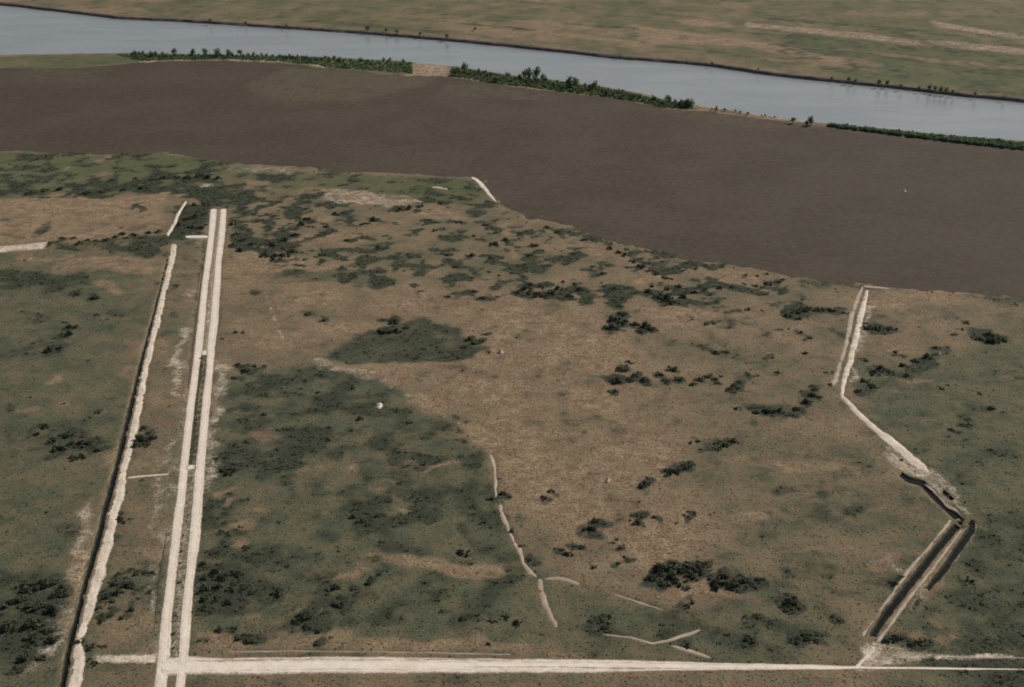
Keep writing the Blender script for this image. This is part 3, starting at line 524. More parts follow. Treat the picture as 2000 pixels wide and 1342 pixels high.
bandr('spoil_bank', [(1857,1014),(1843,1036),(1810,1074),(1779,1109),(1749,1152),(1716,1197),(1684,1244)], [5,5,4.5,5,4.5,4.5,5], LOW, M['tanbank'], jit=.6, bumpz=.3, label='tan bank on the outer left of the paired ditches')
bandr('spoil_bank', [(1806,946),(1830,966),(1850,986),(1872,1002)], [2,2.5,4,3], LOW, M['tanbank'], jit=.6, bumpz=.3, label='crumbled tan bank above the slanting ditch')
bandr('track', [(1709,1262),(1694,1282),(1668,1308)], [7,6,3.5], LOW, M['spoil'], jit=.6, bumpz=.2, label='pale fan of sand from the ditch end to the road')
bandr('track', [(1835,1284),(1890,1285),(1960,1285),(2040,1286)], 1.8, LOW, M['tanbank'], jit=.4, label='thin sandy streak above the road at the right edge')

# ---------------------------------------------------------------- single shrubs, clump by clump (photo x, y of the foot, width in photo px)
CLUMPS = []
def clump(where, pts, tall=1.0): CLUMPS.append((where, sorted(pts), tall))
clump('in loose group on open green left of pale bank', [(140,640,20),(129,655,22),(100,686,24),(116,681,14),(186,583,18),(150,577,16),(126,630,10),(188,615,8)])
clump('of two small ones left of pale bank, mid height', [(190,808,12),(125,790,10)])
clump('in thicket left of the straight ditch, half way up', [(130,850,26),(150,870,34),(115,880,30),(175,866,26),(190,882,20),(160,892,24),(85,836,18),(140,897,20),(100,862,20),(70,850,16)])
clump('in thicket filling the bottom left corner', [(60,1150,40),(95,1140,36),(115,1166,30),(72,1185,44),(107,1192,34),(55,1222,36),(87,1237,36),(100,1257,30),(60,1257,30),(52,1290,30),(80,1286,24),(30,1180,40),(20,1230,40),(122,1150,18)])
clump('in dark clump touching right side of pale bank', [(279,838,18),(291,846,12),(275,857,26),(300,856,18),(268,872,20),(284,871,18),(290,864,12)])
clump('standing in for a shrub shadow right of the pale lumpy spoil bank', [(240,1017,22)], .7)  # low dark shrub added in place of a cast shrub shadow
clump('in group between pale bank and twin road, lower left', [(232,1124,13),(262,1124,13),(222,1140,22),(245,1146,20),(260,1146,24),(228,1158,22),(208,1166,24),(281,1120,13),(297,1122,16),(246,1130,10),(216,1178,16)])
clump('of scattered small ones left of the road gutter', [(190,1189,15),(214,1203,15),(257,1191,17),(241,1209,16),(290,1157,15),(268,1171,10),(197,1217,14),(214,1190,8)])
clump('on crumbling lower end of the pale bank', [(155,1254,18),(177,1266,18),(197,1264,20),(182,1298,16),(176,1290,10)])
clump('in the strip between the two road lanes', [(396,716,8),(392,700,6),(363,1020,5),(358,1047,6),(355,1078,7),(353,1101,6),(350,1140,9),(346,1170,7),(343,1204,8),(340,1239,10),(338,1266,7)])
clump('in round clump right of the twin road', [(440,921,24),(452,920,18),(447,928,20),(430,917,14),(421,898,12)])
clump('in loose group with shadow stand-ins below round clump by twin road', [(437,1004,12),(441,1022,16),(430,1040,18),(446,1042,14),(470,1030,12),(415,990,14),(478,1072,18),(456,1083,10),(400,992,9),(410,1083,10)], .8)  # real shrubs, plus low ones added where dark shadow bars lie
clump('in thicket right of twin road near its foot', [(396,1103,16),(398,1130,22),(420,1122,24),(440,1130,26),(460,1125,22),(400,1150,26),(425,1148,26),(450,1155,26),(475,1148,22),(395,1175,20),(420,1175,24),(445,1178,20),(470,1172,18),(395,1190,20),(390,1160,14),(488,1160,16)])
clump('standing in for shadow close to right lane above the road junction', [(390,1253,12),(402,1254,14)], .6)  # low shrubs added to give the dark oblong of a shrub shadow
clump('of scatter above bottom road, left half', [(596,1206,32),(582,1216,22),(602,1226,24),(625,1236,16),(619,1259,16),(470,1247,22),(489,1254,22),(430,1232,18),(456,1230,14),(540,1162,28),(652,1150,22),(662,1182,28),(630,1200,16)])
clump('on upper left rim of the dark lens patch', [(765,630,26),(750,626,14),(752,649,30),(772,650,24),(795,642,16),(742,648,14)])
clump('on right end of the dark lens patch', [(915,665,18),(928,672,18),(948,655,12),(940,668,12),(955,690,12),(905,680,14)])
clump('in very dark oval clump below the mudflat corner', [(1022,566,26),(1040,572,24),(1055,578,26),(1073,574,24),(1037,558,18),(1060,562,18),(1092,566,18),(1110,580,22),(1130,566,20),(1122,556,14),(1012,572,14),(1100,552,10)])
clump('in upper of two ragged rows right of centre', [(1203,628,30),(1213,615,24),(1190,641,26),(1222,632,20),(1240,636,22),(1262,640,24),(1276,645,18),(1212,600,12),(1250,648,16),(1205,642,18)])
clump('in lower of two ragged rows right of centre', [(1216,722,24),(1203,746,26),(1230,744,22),(1226,708,12),(1201,766,14),(1256,746,16),(1288,734,18),(1310,722,22),(1322,742,20),(1300,744,16),(1242,735,14)])
clump('in short dark line right of the ragged rows', [(1350,752,14),(1365,743,18),(1382,736,14),(1396,742,12),(1408,735,10),(1424,762,18),(1438,756,24),(1445,748,14),(1460,730,11),(1400,750,10)])
clump('in dark band below mudflat, right of centre', [(1268,572,20),(1285,580,24),(1303,586,24),(1318,592,20),(1335,580,18),(1355,572,18),(1300,566,18),(1325,562,14),(1380,566,14),(1405,564,14),(1430,562,12),(1275,560,12),(1455,556,12),(1475,560,16),(1500,556,18),(1520,552,16)])
clump('in dark diagonal line descending from the mudflat edge', [(1190,486,14),(1205,494,16),(1220,500,18),(1235,512,18),(1250,522,20),(1265,530,16),(1280,536,14),(1297,544,16),(1310,546,12),(1225,488,10),(1140,470,12),(1090,455,14),(1068,446,12)])
clump('in dark strip left of upper right-hand ditch', [(1540,618,18),(1556,610,20),(1572,606,22),(1590,606,20),(1607,606,14),(1625,607,18),(1646,612,12),(1560,624,12)])
clump('in dark patch right of upper right-hand ditch', [(1688,642,16),(1702,644,20),(1718,644,20),(1735,644,16),(1752,644,10),(1690,632,10)])
clump('in slanting thicket right of the right-hand ditch', [(1690,744,20),(1708,730,22),(1722,722,20),(1700,756,20),(1676,766,16),(1740,726,18),(1760,716,16),(1790,706,20),(1812,700,20),(1830,680,12),(1748,690,14),(1690,706,14),(1865,655,14),(1890,632,16),(1880,645,12),(1772,735,14)])
clump('in dark oval at the right picture edge', [(1912,664,20),(1928,668,24),(1944,670,24),(1958,664,24),(1935,656,18)])
clump('in low dark band ending at right-hand ditch bend', [(1478,806,20),(1500,804,26),(1520,806,24),(1545,812,14),(1556,800,18),(1570,786,22),(1585,772,22),(1592,762,16),(1600,776,14),(1440,800,12),(1622,752,12),(1612,728,10)])
clump('in isolated clump on open tan ground', [(1305,924,22),(1320,920,26),(1336,914,26),(1348,908,18),(1300,930,14)])
clump('of small pair left of the isolated clump', [(1250,953,18),(1262,946,18)])
clump('in loose group above the isolated clump', [(1418,872,22),(1433,866,20),(1363,864,14),(1350,866,10),(1405,880,12)])
clump('of scattered ones and shadow stand-ins right of the middle bank', [(1060,974,16),(1076,962,16),(1164,1020,18),(1152,1036,24),(1238,1022,22),(1248,1010,16),(1232,1008,12),(1276,1012,14),(1338,1008,16),(1345,1000,10),(1196,1062,12),(1204,1054,10),(1110,1084,20),(1134,1070,16),(1206,1101,14),(1222,1090,12),(1160,1110,12),(1388,1006,8)])  # some are added in place of shadow streaks cast by their neighbours
clump('of those hugging the thin middle bank', [(958,976,18),(984,966,18),(999,1038,12),(1032,1094,16),(1045,1104,10),(975,936,8),(1016,1068,10)])
clump('in large very dark clump, lower right of centre', [(1268,1132,26),(1286,1118,34),(1308,1108,38),(1330,1112,38),(1352,1108,34),(1376,1104,22),(1300,1140,28),(1324,1138,32),(1350,1132,30),(1366,1120,26),(1340,1150,18),(1312,1126,30)])
clump('in dark row right of the large dark clump', [(1396,1138,30),(1415,1130,24),(1426,1142,32),(1450,1140,28),(1468,1142,24),(1482,1134,18),(1400,1150,20),(1436,1154,18)])
clump('in lone clump right of the dark row', [(1545,1178,30),(1538,1190,24),(1556,1186,20),(1550,1168,14)])
clump('of scatter above bottom road, right half', [(1352,1178,14),(1340,1186,16),(1458,1206,14),(1480,1206,14),(1505,1214,12),(1342,1262,18),(1465,1252,26),(1452,1262,18),(1553,1252,28),(1572,1246,26),(1590,1256,20),(1600,1240,16),(1420,1240,14),(1640,1212,14)])
clump('beside the paired dark ditches', [(1735,1254,24),(1755,1246,20),(1780,1258,22),(1800,1254,18),(1745,1140,20),(1760,1128,16),(1895,1138,16),(1890,1130,12)])
clump('in hedge under the dry tan field', [(122,466,13),(142,466,13),(154,478,16),(171,470,12),(185,472,10),(204,470,14),(223,464,12),(238,458,13),(246,466,12),(262,460,13),(275,466,12),(290,456,12),(310,454,12),(100,476,12)])
clump('in dark hedge above the dry tan field', [(220,352,13),(264,350,11),(300,352,16),(320,350,16),(345,348,16),(370,348,18),(390,346,18),(410,348,20),(425,350,16),(240,372,16),(200,376,16),(170,378,18),(280,368,16),(60,378,18),(90,374,18),(120,372,16)])
clump('in dark block left of the road head', [(352,440,14),(366,430,18),(384,424,18),(398,418,16),(372,446,16),(390,448,16),(400,440,12),(358,456,14),(398,400,14),(380,402,14)])
clump('in dark block right of the road head', [(455,440,16),(462,458,20),(474,470,20),(455,480,18),(470,490,18),(490,478,16),(520,500,22),(538,504,24),(556,500,22),(572,494,20),(530,480,20),(552,470,20),(574,460,20),(588,440,20),(600,428,16),(610,444,14),(640,444,16),(655,420,14),(715,438,20),(730,432,18),(740,485,16),(680,470,14),(630,500,16),(596,508,14)])
clump('of scatter between road head and mudflat corner', [(780,412,18),(800,408,18),(820,404,16),(860,398,14),(896,436,16),(925,462,10),(948,440,14),(970,455,14),(985,470,18),(965,480,18),(920,500,16),(875,500,12),(958,506,12),(890,522,14),(955,532,9),(975,540,9),(1000,534,10),(1035,500,14),(1045,480,16),(1120,496,12),(1158,522,11),(1176,536,11),(850,452,12),(860,462,9),(925,570,11),(940,584,12),(875,580,12),(1200,566,12)])
clump('of upper scatter in the dark green middle ground', [(455,740,12),(465,715,16),(480,725,18),(500,715,14),(588,760,9),(622,768,11),(688,760,12),(600,616,12),(630,628,14),(460,650,12),(515,812,12),(540,880,12),(640,860,14),(700,820,16),(800,826,14)])
clump('of lower scatter in the dark green middle ground', [(690,1010,18),(705,1018,20),(720,1025,18),(738,1010,14),(905,1082,24),(660,1078,12),(740,1125,14),(720,1140,18),(690,1150,16),(900,1210,20),(960,1215,24),(985,1210,20),(1010,1220,18),(860,1195,14),(760,1205,14),(955,1258,14),(1180,1228,18),(1170,1215,18),(1190,1205,16),(1000,1135,10)])
clump('of faint scatter below slanting thicket, far right', [(1860,840,14),(1880,832,16),(1895,830,12),(1935,800,20),(1915,770,12),(1840,760,12),(1760,900,8),(1935,880,12)])
clump('of small ones below the mudflat, right of centre', [(1380,518,9),(1410,520,9),(1360,526,10),(1455,538,10),(1478,540,12),(1500,536,10),(1530,548,10),(1352,625,10),(1380,634,14),(1396,634,10),(1460,606,12),(1525,645,10),(1560,650,14),(1582,662,12),(1572,690,12),(1510,700,10),(1398,690,14),(1418,690,12),(1480,735,8),(1520,730,14)])

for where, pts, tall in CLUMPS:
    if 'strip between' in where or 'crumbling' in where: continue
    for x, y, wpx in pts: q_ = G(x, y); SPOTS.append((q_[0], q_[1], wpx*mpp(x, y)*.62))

# ---------------------------------------------------------------- ground, mudflat, river
def heights(X, Y):
    wob = (fbm(X, Y, 26, 4, 21)-.5)*13 + (fbm(X, Y, 7, 3, 22)-.5)*8
    h = .02+fbm(X, Y, 12, 3, 23)*.14
    ms = poly_sd(X, Y, MUD_W)+wob
    h = h*sstep(0, 6, ms)+np.where(ms > 0, np.minimum(ms*.05, .12), np.maximum(ms*.05, -.6))
    rs = poly_sd(X, Y, RIVER_W)+wob*.35
    yb = np.interp(X, FB[:, 0], FB[:, 1]); far = Y > yb-20
    dip = np.where(rs < 3, np.minimum(rs-3, 0)*.2, 0); h = h+np.where(far, 0, np.maximum(dip, -3))
    ynb = np.interp(X, NB[:, 0], NB[:, 1])
    h = np.where((Y > ynb+6) & ~far, -3, h)
    return np.where(far, -3+(ZF+3+(fbm(X, Y, 40, 3, 24)-.5)*.6)*sstep(yb+1.5, yb+5, Y), h)
parts_V, parts_F, parts_A, off = [], [], [], 0
def add_tier(xs, ys, flat=None):
    global off
    X, Y = np.meshgrid(xs, ys); X = X.ravel(); Y = Y.ravel()
    if flat is None:
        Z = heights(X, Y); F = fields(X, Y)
        for P, dep in CARVE:
            inset = 1.35
            x0, y0 = P.min(0)-3; x1, y1 = P.max(0)+3; m = np.where((X > x0) & (X < x1) & (Y > y0) & (Y < y1))[0]
            if len(m) == 0: continue
            s_ = poly_sd(X[m], Y[m], P); Z[m] = np.where(s_ < -inset if dep < -.5 else s_ < .6, np.minimum(Z[m], dep), Z[m])
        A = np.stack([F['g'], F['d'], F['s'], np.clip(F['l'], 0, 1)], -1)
    else:
        Z = np.full(X.shape, flat); A = np.tile([.6, .1, 0, .3], (len(X), 1))
    parts_V.append(np.stack([X, Y, Z], -1)); parts_F.append(grid_faces(len(xs), len(ys))+off); parts_A.append(A); off += len(X)
add_tier(np.arange(-450, 451, 1.25), np.arange(335, 1010.1, 1.25))
add_tier(np.arange(-980, 981, 3.5), np.arange(1009, 2320, 3.5))
add_tier(np.linspace(-40000, 40000, 60), np.linspace(2319, 50000, 30), ZF)
add_tier(np.linspace(-40000, 40000, 12), np.linspace(-20000, 2330, 8), -4.5)
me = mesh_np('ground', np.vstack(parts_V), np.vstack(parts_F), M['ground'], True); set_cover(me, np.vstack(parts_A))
link('ground', me, kind='structure', label='olive and tan marsh ground with low scrub')

xs, ys = np.arange(-900, 901, 4.0), np.arange(690, 1800, 4.0)
X, Y = np.meshgrid(xs, ys); X = X.ravel(); Y = Y.ravel(); s_ = poly_sd(X, Y, MUD_W)
f = grid_faces(len(xs), len(ys)); f = f[(s_[f] < 14).all(1)]
used = np.unique(f); rm = np.full(len(X), -1); rm[used] = np.arange(len(used)); f = rm[f]; X = X[used]; Y = Y[used]
def soft(P, w, s=0):
    wob = (fbm(X, Y, 60, 4, 31)-.5)*40; return 1-sstep(-w, w, poly_sd(X, Y+wob, wpoly(P)))
A = np.zeros((len(X), 4)); A[:, 3] = 1
A[:, 0] = np.maximum.reduce([soft([(560,128),(720,144),(870,150),(820,172),(700,196),(520,196),(470,170)], 14)*.9, soft([(900,158),(1100,182),(1060,196),(860,190),(860,165)], 12)*.7, soft([(1200,196),(1500,234),(1700,258),(1650,262),(1400,240),(1240,214)], 12)*.6,
    soft([(44,130),(160,134),(230,128),(200,160),(120,165),(40,160)], 14)*.6])
A[:, 1] = np.maximum.reduce([soft([(-300,130),(60,140),(110,190),(100,300),(-300,310)], 60)*.3, soft([(1500,260),(2300,330),(2300,620),(1600,560),(1450,480),(1400,360)], 60)*.45])
me = mesh_np('mudflat', np.stack([X, Y, np.full(len(X), .0)], -1), f, M['mud'], True); set_cover(me, A)
link('mudflat', me, kind='structure', label='broad smooth brown mudflat between marsh and river')

xs = np.linspace(-2500, 2500, 120); ylo = np.interp(xs, NB[:, 0], NB[:, 1])-25; yhi = np.interp(xs, FB[:, 0], FB[:, 1])+12
V = np.array([(x, a*(1-t)+b*t, -.8) for t in (0, .5, 1) for x, a, b in zip(xs, ylo, yhi)])
link('river', mesh_np('river', V, grid_faces(120, 3), M['river'], True), kind='structure', label='wide grey-blue river crossing the top of the picture')
# cut bank on the far shore
n = 1500; xs = np.linspace(-960, 960, n); yb = np.interp(xs, FB[:, 0], FB[:, 1])
prof = [(-2.0,-1.6),(0,-.8),(1.2,.0),(2.2,.9),(3.4,1.7),(5.0,2.35),(7,2.3),(10,1.6)]
V = []
for k, (dy, z) in enumerate(prof):
    j = (fbm(xs, xs*0+k*3.1, 14, 4, 41)-.5)*3.0+(fbm(xs, xs*0, 40, 2, 43)-.5)*4
    V.append(np.stack([xs, yb+dy+j, z+(fbm(xs, xs*0+k*5, 9, 3, 42)-.5)*(.9 if 1 < k < 7 else .2)], -1))
link('river_bank', mesh_np('river_bank', np.vstack(V), grid_faces(n, len(prof)), M['cut'], True), kind='structure', label='dark steep cut bank along the far river shore')
# standing water in the dark ditches
def water(pts, hw):
    q = band(pts, hw); k = len(pts); ribbon('ditch_water', q[:k], q[k:][::-1], [(0,-.55),(1,-.55)], M['dwater'], step=2.5, jit=.05, bumpz=0, cols=2, carve=None, ends=False)
water(c1, [3.5,4.6,4.8,4.8,4.8,5,4.2]); water(c2, [2,3.5,4.6,4.6,4,3,2]); water([(1753,922),(1775,938),(1801,944),(1827,972),(1859,1002),(1884,1026)], [2,3,3.4,3.6,3.6,4])
ribbon('ditch_water', list(zip(np.array(DL)*.75+np.array(DR)*.25, DY)), list(zip(np.array(DL)*.25+np.array(DR)*.75, DY)), [(0,-.55),(1,-.55)], M['dwater'], step=2.5, jit=.05, bumpz=0, cols=2, carve=None, ends=False)

# ---------------------------------------------------------------- foliage meshes
def leaf_cloud(n, lobes, size, rng):
    """n small bent leaf clumps (quads) spread through a set of lobes (cx,cy,cz,rx,ry,rz)"""
    V = []; F = []
    wts = np.array([l[3]*l[4]*l[5] for l in lobes])**.67; wts /= wts.sum()
    for i in range(n):
        l = lobes[rng.choice(len(lobes), p=wts)]
        d = rng.normal(size=3); d /= np.linalg.norm(d); r = rng.uniform(.35, 1.05)**.6
        c = np.array(l[:3])+d*r*np.array(l[3:])
        if c[2] < .02: c[2] = abs(c[2])*.5+.03
        nrm = d*.8+rng.normal(size=3)*.6+np.array([0, 0, .35]); nrm /= np.linalg.norm(nrm)
        a = np.cross(nrm, rng.normal(size=3)); a /= np.linalg.norm(a); b = np.cross(nrm, a); s = size*rng.uniform(.6, 1.35)
        k = len(V); V += [c+a*s, c+b*s*.8+nrm*s*.25, c-a*s, c-b*s*.8-nrm*s*.1]; F.append((k, k+1, k+2, k+3))
    return np.array(V), np.array(F)
def shrub_mesh(name, seed, n, size, mat, flat=1.0):
    rng = np.random.default_rng(seed); lob = []
    for k in range(rng.integers(6, 11)):
        a = rng.uniform(0, 6.28); r = rng.uniform(.1, .95)**.8; q = rng.uniform(.16, .46)*(1.1-.45*r)
        lob.append((r*math.cos(a), r*math.sin(a), q*.8*flat*rng.uniform(.6, 1.7), q, q, q*flat*rng.uniform(.7, 1.2)))
    V, F = leaf_cloud(n, lob, size, rng); return mesh_np(name, V, F, mat)
SHRUBS = [shrub_mesh('shrub', 100+i, 260, .12, M['shrub'], (.8, 1.0, .9, 1.15, .7, 1.0, .85, .6, 1.1, .9)[i]) for i in range(10)]
def tree_parts(seed):
    rng = np.random.default_rng(seed); lob = []; bm = bmesh.new()
    H = 1.0; tw = .035
    def limb(p, q, r0, r1):
        p = Vector(p); q = Vector(q); ax = (q-p).normalized(); u = ax.orthogonal().normalized(); v = ax.cross(u)
        rings = [[bm.verts.new(c+(u*math.cos(t)+v*math.sin(t))*r) for t in [k*math.pi/3 for k in range(6)]] for c, r in ((p, r0), ((p+q)/2+Vector(rng.normal(size=3)*.015), (r0+r1)/2), (q, r1))]
        for A_, B_ in zip(rings, rings[1:]):
            for k in range(6): bm.faces.new((A_[k], A_[(k+1) % 6], B_[(k+1) % 6], B_[k]))
    limb((0, 0, -.03), (.01, 0, .45), tw, tw*.7); limb((.01, 0, .45), (0, .02, .85), tw*.7, tw*.25)
    for k in range(4):
        a = k*1.57+rng.uniform(-.4, .4); z = rng.uniform(.3, .5); limb((.01, 0, z), (.2*math.cos(a), .2*math.sin(a), z+.22), tw*.5, tw*.15)
    tr = bpy.data.meshes.new('trunk'); bm.to_mesh(tr); bm.free(); tr.materials.append(M['bark'])
    for k in range(7):
        a = rng.uniform(0, 6.28); r = rng.uniform(.05, .26); q = rng.uniform(.14, .22)
        lob.append((r*math.cos(a), r*math.sin(a), rng.uniform(.32, .82), q, q, q*rng.uniform(.8, 1.3)))
    lob.append((0, 0, .45, .26, .26, .30))
    V, F = leaf_cloud(300, lob, .055, rng); V[:, 2] = np.maximum(V[:, 2], .06)
    return tr, mesh_np('crown', V, F, M['tree'])
TREES = [tree_parts(200+i) for i in range(6)]

# ---------------------------------------------------------------- shrub objects
def ordn(i): return f"{i}{'th' if 10 <= i % 100 <= 20 else {1:'st',2:'nd',3:'rd'}.get(i % 10,'th')}"
KEEP = sorted((p[2] for c in CLUMPS for p in c[1]), reverse=True)[295]     # the largest stand as things, the rest join the scrub
MINOR = []
for where, pts, tall in CLUMPS:
    big = [p for p in pts if p[2] > KEEP]; n = len(big)
    for p in pts:
        x, y, wpx = p; q = G(x, y); s = wpx*mpp(x, y)/2*1.12
        sc = (s*random.uniform(.92, 1.2), s*random.uniform(.8, 1.1), s*.85*tall*random.uniform(.8, 1.2)); rz = random.uniform(0, 6.28); k = random.randrange(len(SHRUBS))
        if wpx <= KEEP: MINOR.append((q, sc, rz, k)); continue
        i = big.index(p); o = link('shrub', SHRUBS[k]); o.location = (q[0], q[1], .05); o.scale = sc; o.rotation_euler = (0, 0, rz)
        o['label'] = f'dark shrub {where}' if n == 1 else f'{"leftmost shrub" if i == 0 else "rightmost shrub" if i == n-1 else ordn(i+1)+" shrub from left"} {where}'
        o['category'] = 'shrub'; o['group'] = 'dark marsh shrubs'
VS, FS, of = [], [], 0
for q, sc, rz, k in MINOR:
    me = SHRUBS[k]; v = np.empty(len(me.vertices)*3, np.float32); me.vertices.foreach_get('co', v); v = v.reshape(-1, 3)*np.array(sc)
    c, s_ = math.cos(rz), math.sin(rz); VS.append(np.stack([v[:, 0]*c-v[:, 1]*s_+q[0], v[:, 0]*s_+v[:, 1]*c+q[1], v[:, 2]+.05], -1))
    FS.append(np.arange(len(v)).reshape(-1, 4)+of); of += len(v)
link('small_shrubs', mesh_np('small_shrubs', np.vstack(VS), np.vstack(FS), M['shrub']), kind='stuff', label='small dark shrubs scattered among the larger ones')

# ---------------------------------------------------------------- riverside trees, each with trunk and crown
def tree_at(x, y, hpx, label, grp):
    q = G(x, y); h = hpx*mpp(x, y); k = random.randrange(len(TREES)); tr, cr = TREES[k]
    o = link('tree', None); o.empty_display_size = .2; o.location = (q[0], q[1], -.05); s = h*random.uniform(.95, 1.05)
    o.scale = (s*random.uniform(1.0, 1.35),)*2+(s,); o.rotation_euler = (0, 0, random.uniform(0, 6.28))
    link('trunk', tr, o); link('crown', cr, o); o['label'] = label; o['category'] = 'tree'; o['group'] = grp
def belt(lower, upper, n, h0, h1, where, grp, extra=()):
    lo = np.array(lower, float); up = np.array(upper, float); pts = []
    for i in range(n):
        x = lo[0, 0]+(lo[-1, 0]-lo[0, 0])*(i+random.uniform(.1, .9))/n; t = random.random()**.8
        y = np.interp(x, lo[:, 0], lo[:, 1])*(1-t)+np.interp(x, up[:, 0], up[:, 1])*t; pts.append((x, y, random.uniform(h0, h1)))
    pts = sorted(pts+list(extra)); k = len(pts)
    for i, (x, y, h) in enumerate(pts):
        tree_at(x, y, h, f'green riverside tree, {"leftmost" if i == 0 else "rightmost" if i == k-1 else ordn(i+1)+" from the left"} of {where}', grp)
belt([(255,119),(350,117),(450,116),(560,121),(640,130),(740,138),(806,144)], [(225,108),(330,108),(450,110),(560,112),(650,116),(740,121),(806,126)], 105, 5, 12, 'the belt left of the sandy gap', 'trees of the left river belt',
     [(340,109,15),(378,109,15),(400,109,16),(425,110,16),(447,110,15),(470,110,14)])
belt([(880,148),(950,160),(1050,172),(1130,182),(1200,190),(1300,210),(1352,214)], [(884,136),(950,144),(1050,158),(1130,168),(1200,178),(1260,192),(1300,200),(1352,208)], 115, 6, 13, 'the belt right of the sandy gap', 'trees of the right river belt',
     [(909,140,19),(1034,156,25),(1046,158,28),(1024,154,18),(1062,160,18),(1113,170,24),(1124,172,24),(1163,176,20),(1304,202,16),(1342,210,19),(1348,210,18),(1330,208,16)])
belt([(1380,219),(1460,226),(1520,233)], [(1380,213),(1460,222),(1520,230)], 9, 5, 8, 'the few small ones on the sandy shore', 'small trees on the sandy shore', [(1548,241,14),(1583,245,19),(1576,246,12),(1400,213,7)])
def tree_far(pts):
    pts = sorted(pts)
    for i, (x, y, h) in enumerate(pts):
        q = G(x, y, ZF); hh = h*math.hypot(math.hypot(*q), CAMZ)/FOC; tr, cr = random.choice(TREES); o = link('tree', None); o.location = (q[0], q[1], ZF-.1)
        o.scale = (hh*1.3, hh*1.3, hh); o.rotation_euler = (0, 0, random.uniform(0, 6.28)); link('trunk', tr, o); link('crown', cr, o)
        o['label'] = f'small dark tree on the far bank, {"leftmost" if i == 0 else "rightmost" if i == len(pts)-1 else ordn(i+1)+" from the left"} along the cut bank'; o['category'] = 'tree'; o['group'] = 'trees on the far bank'
tree_far([(412,45,10),(480,48,7),(560,54,7),(718,62,12),(755,62,9),(775,66,9),(820,70,8),(873,76,12),(928,60,8),(1210,112,6),(1390,128,8),(1480,138,6),(1625,156,8),(1658,160,11),(1670,162,9),(1716,166,12),(1733,167,12),(1760,172,9),(1795,176,9),(1816,176,12),(1826,178,12),(1838,180,13),(1848,181,12),(1862,184,9),(1904,188,9),(1960,194,8)])

# ---------------------------------------------------------------- pale mounds
def mound(x, y, wpx, hpx, label):
    rng = np.random.default_rng(int(x)); n, mrad = 28, 9; q = G(x, y); wd = wpx*mpp(x, y)/2; hh = hpx*mpp(x, y); V = [(0, 0, hh)]; F = []
    for r in range(1, mrad+1):
        for k in range(n):
            a = k/n*6.2832; rr = r/mrad; e = 1+.22*math.sin(a*2+x)+.12*math.sin(a*5+y)
            V.append((math.cos(a)*wd*rr*e, math.sin(a)*wd*rr*e*1.15, hh*(1-rr**1.6)*(1+.18*math.sin(a*3+r)+.1*rng.normal())-(.25 if r == mrad else 0)))
    for k in range(n): F.append((0, 1+k, 1+(k+1) % n, 1+(k+1) % n))
    tri = [(0, 1+k, 1+(k+1) % n) for k in range(n)]; quads = [(1+(r-1)*n+k, 1+r*n+k, 1+r*n+(k+1) % n, 1+(r-1)*n+(k+1) % n) for r in range(1, mrad) for k in range(n)]
    me = bpy.data.meshes.new('sand_mound'); me.from_pydata([tuple(map(float, v)) for v in V], [], tri+quads); me.materials.append(M['spoil'])
    for p in me.polygons: p.use_smooth = True
    at = me.attributes.new('inner', 'FLOAT', 'POINT'); at.data.foreach_set('value', np.ones(len(V), np.float32))
    o = link('sand_mound', me); o.location = (q[0], q[1], 0); o['label'] = label; o['category'] = 'mound'; o['group'] = 'small pale mounds'
mound(978, 689, 12, 7, 'small bright sand mound at the right tip of the dark lens')
mound(740, 794, 20, 6, 'wide pale sand mound in the dark green left of centre')
mound(1187, 940, 11, 8, 'small pale sand mound alone on the open tan ground')
mound(1832, 692, 9, 7, 'small pale sand mound in the slanting thicket at the right')
mound(1766, 374, 9, 4, 'tiny pale sand mound far out on the brown mudflat')

# ---------------------------------------------------------------- uncounted low scrub, one mesh
def scrub(name, area, ncand, smin, smax, nleaf, label, thr, mat, zmul=.75):
    x0, y0, x1, y1 = area; X = RNG.uniform(x0, x1, ncand); Y = RNG.uniform(y0, y1, ncand)
    vis = np.abs(X) < Y*.42+60; X, Y = X[vis], Y[vis]
    ms = poly_sd(X, Y, MUD_W); rs = poly_sd(X, Y, RIVER_W); F = fields(X, Y)
    p = np.clip((F['d']-thr)*1.5, 0, 1)+.0025+.005*np.clip(F['g'], 0, 1)
    p = p + .05*((ms > 1) & (ms < 14))
    p = p*(ms > -2)*(rs > 3)*(Y < 1220)*np.clip(1-F['s']*6, 0, 1)
    keep = RNG.random(len(X)) < p; X, Y = X[keep], Y[keep]
    ok = np.ones(len(X), bool)
    for P, dep in CARVE:
        a, b = P.min(0)-2, P.max(0)+2; m = np.where((X > a[0]) & (X < b[0]) & (Y > a[1]) & (Y < b[1]))[0]
        if len(m): ok[m] &= poly_sd(X[m], Y[m], P) > .8
    X, Y = X[ok], Y[ok]; n = len(X); S_ = smin+(smax-smin)*RNG.random(n)**2.2; R_ = RNG.uniform(0, 6.28, n)
    var = [leaf_cloud(nleaf, [(0, 0, .4, .6, .6, .4), (.4, .1, .35, .4, .4, .35), (-.3, -.3, .3, .4, .4, .3)], .30, np.random.default_rng(300+i)) for i in range(8)]
    VV = np.stack([v for v, f in var]); pick = RNG.integers(0, 8, n); base = VV[pick]; c, s = np.cos(R_)[:, None], np.sin(R_)[:, None]
    Vx = (base[..., 0]*c-base[..., 1]*s)*S_[:, None]+X[:, None]; Vy = (base[..., 0]*s+base[..., 1]*c)*S_[:, None]+Y[:, None]; Vz = base[..., 2]*S_[:, None]*zmul+.08
    V = np.stack([Vx, Vy, Vz], -1).reshape(-1, 3); Fq = np.arange(len(V)).reshape(-1, 4)
    print(name, n, len(Fq)); link(name, mesh_np(name, V, Fq, mat), kind='stuff', label=label)
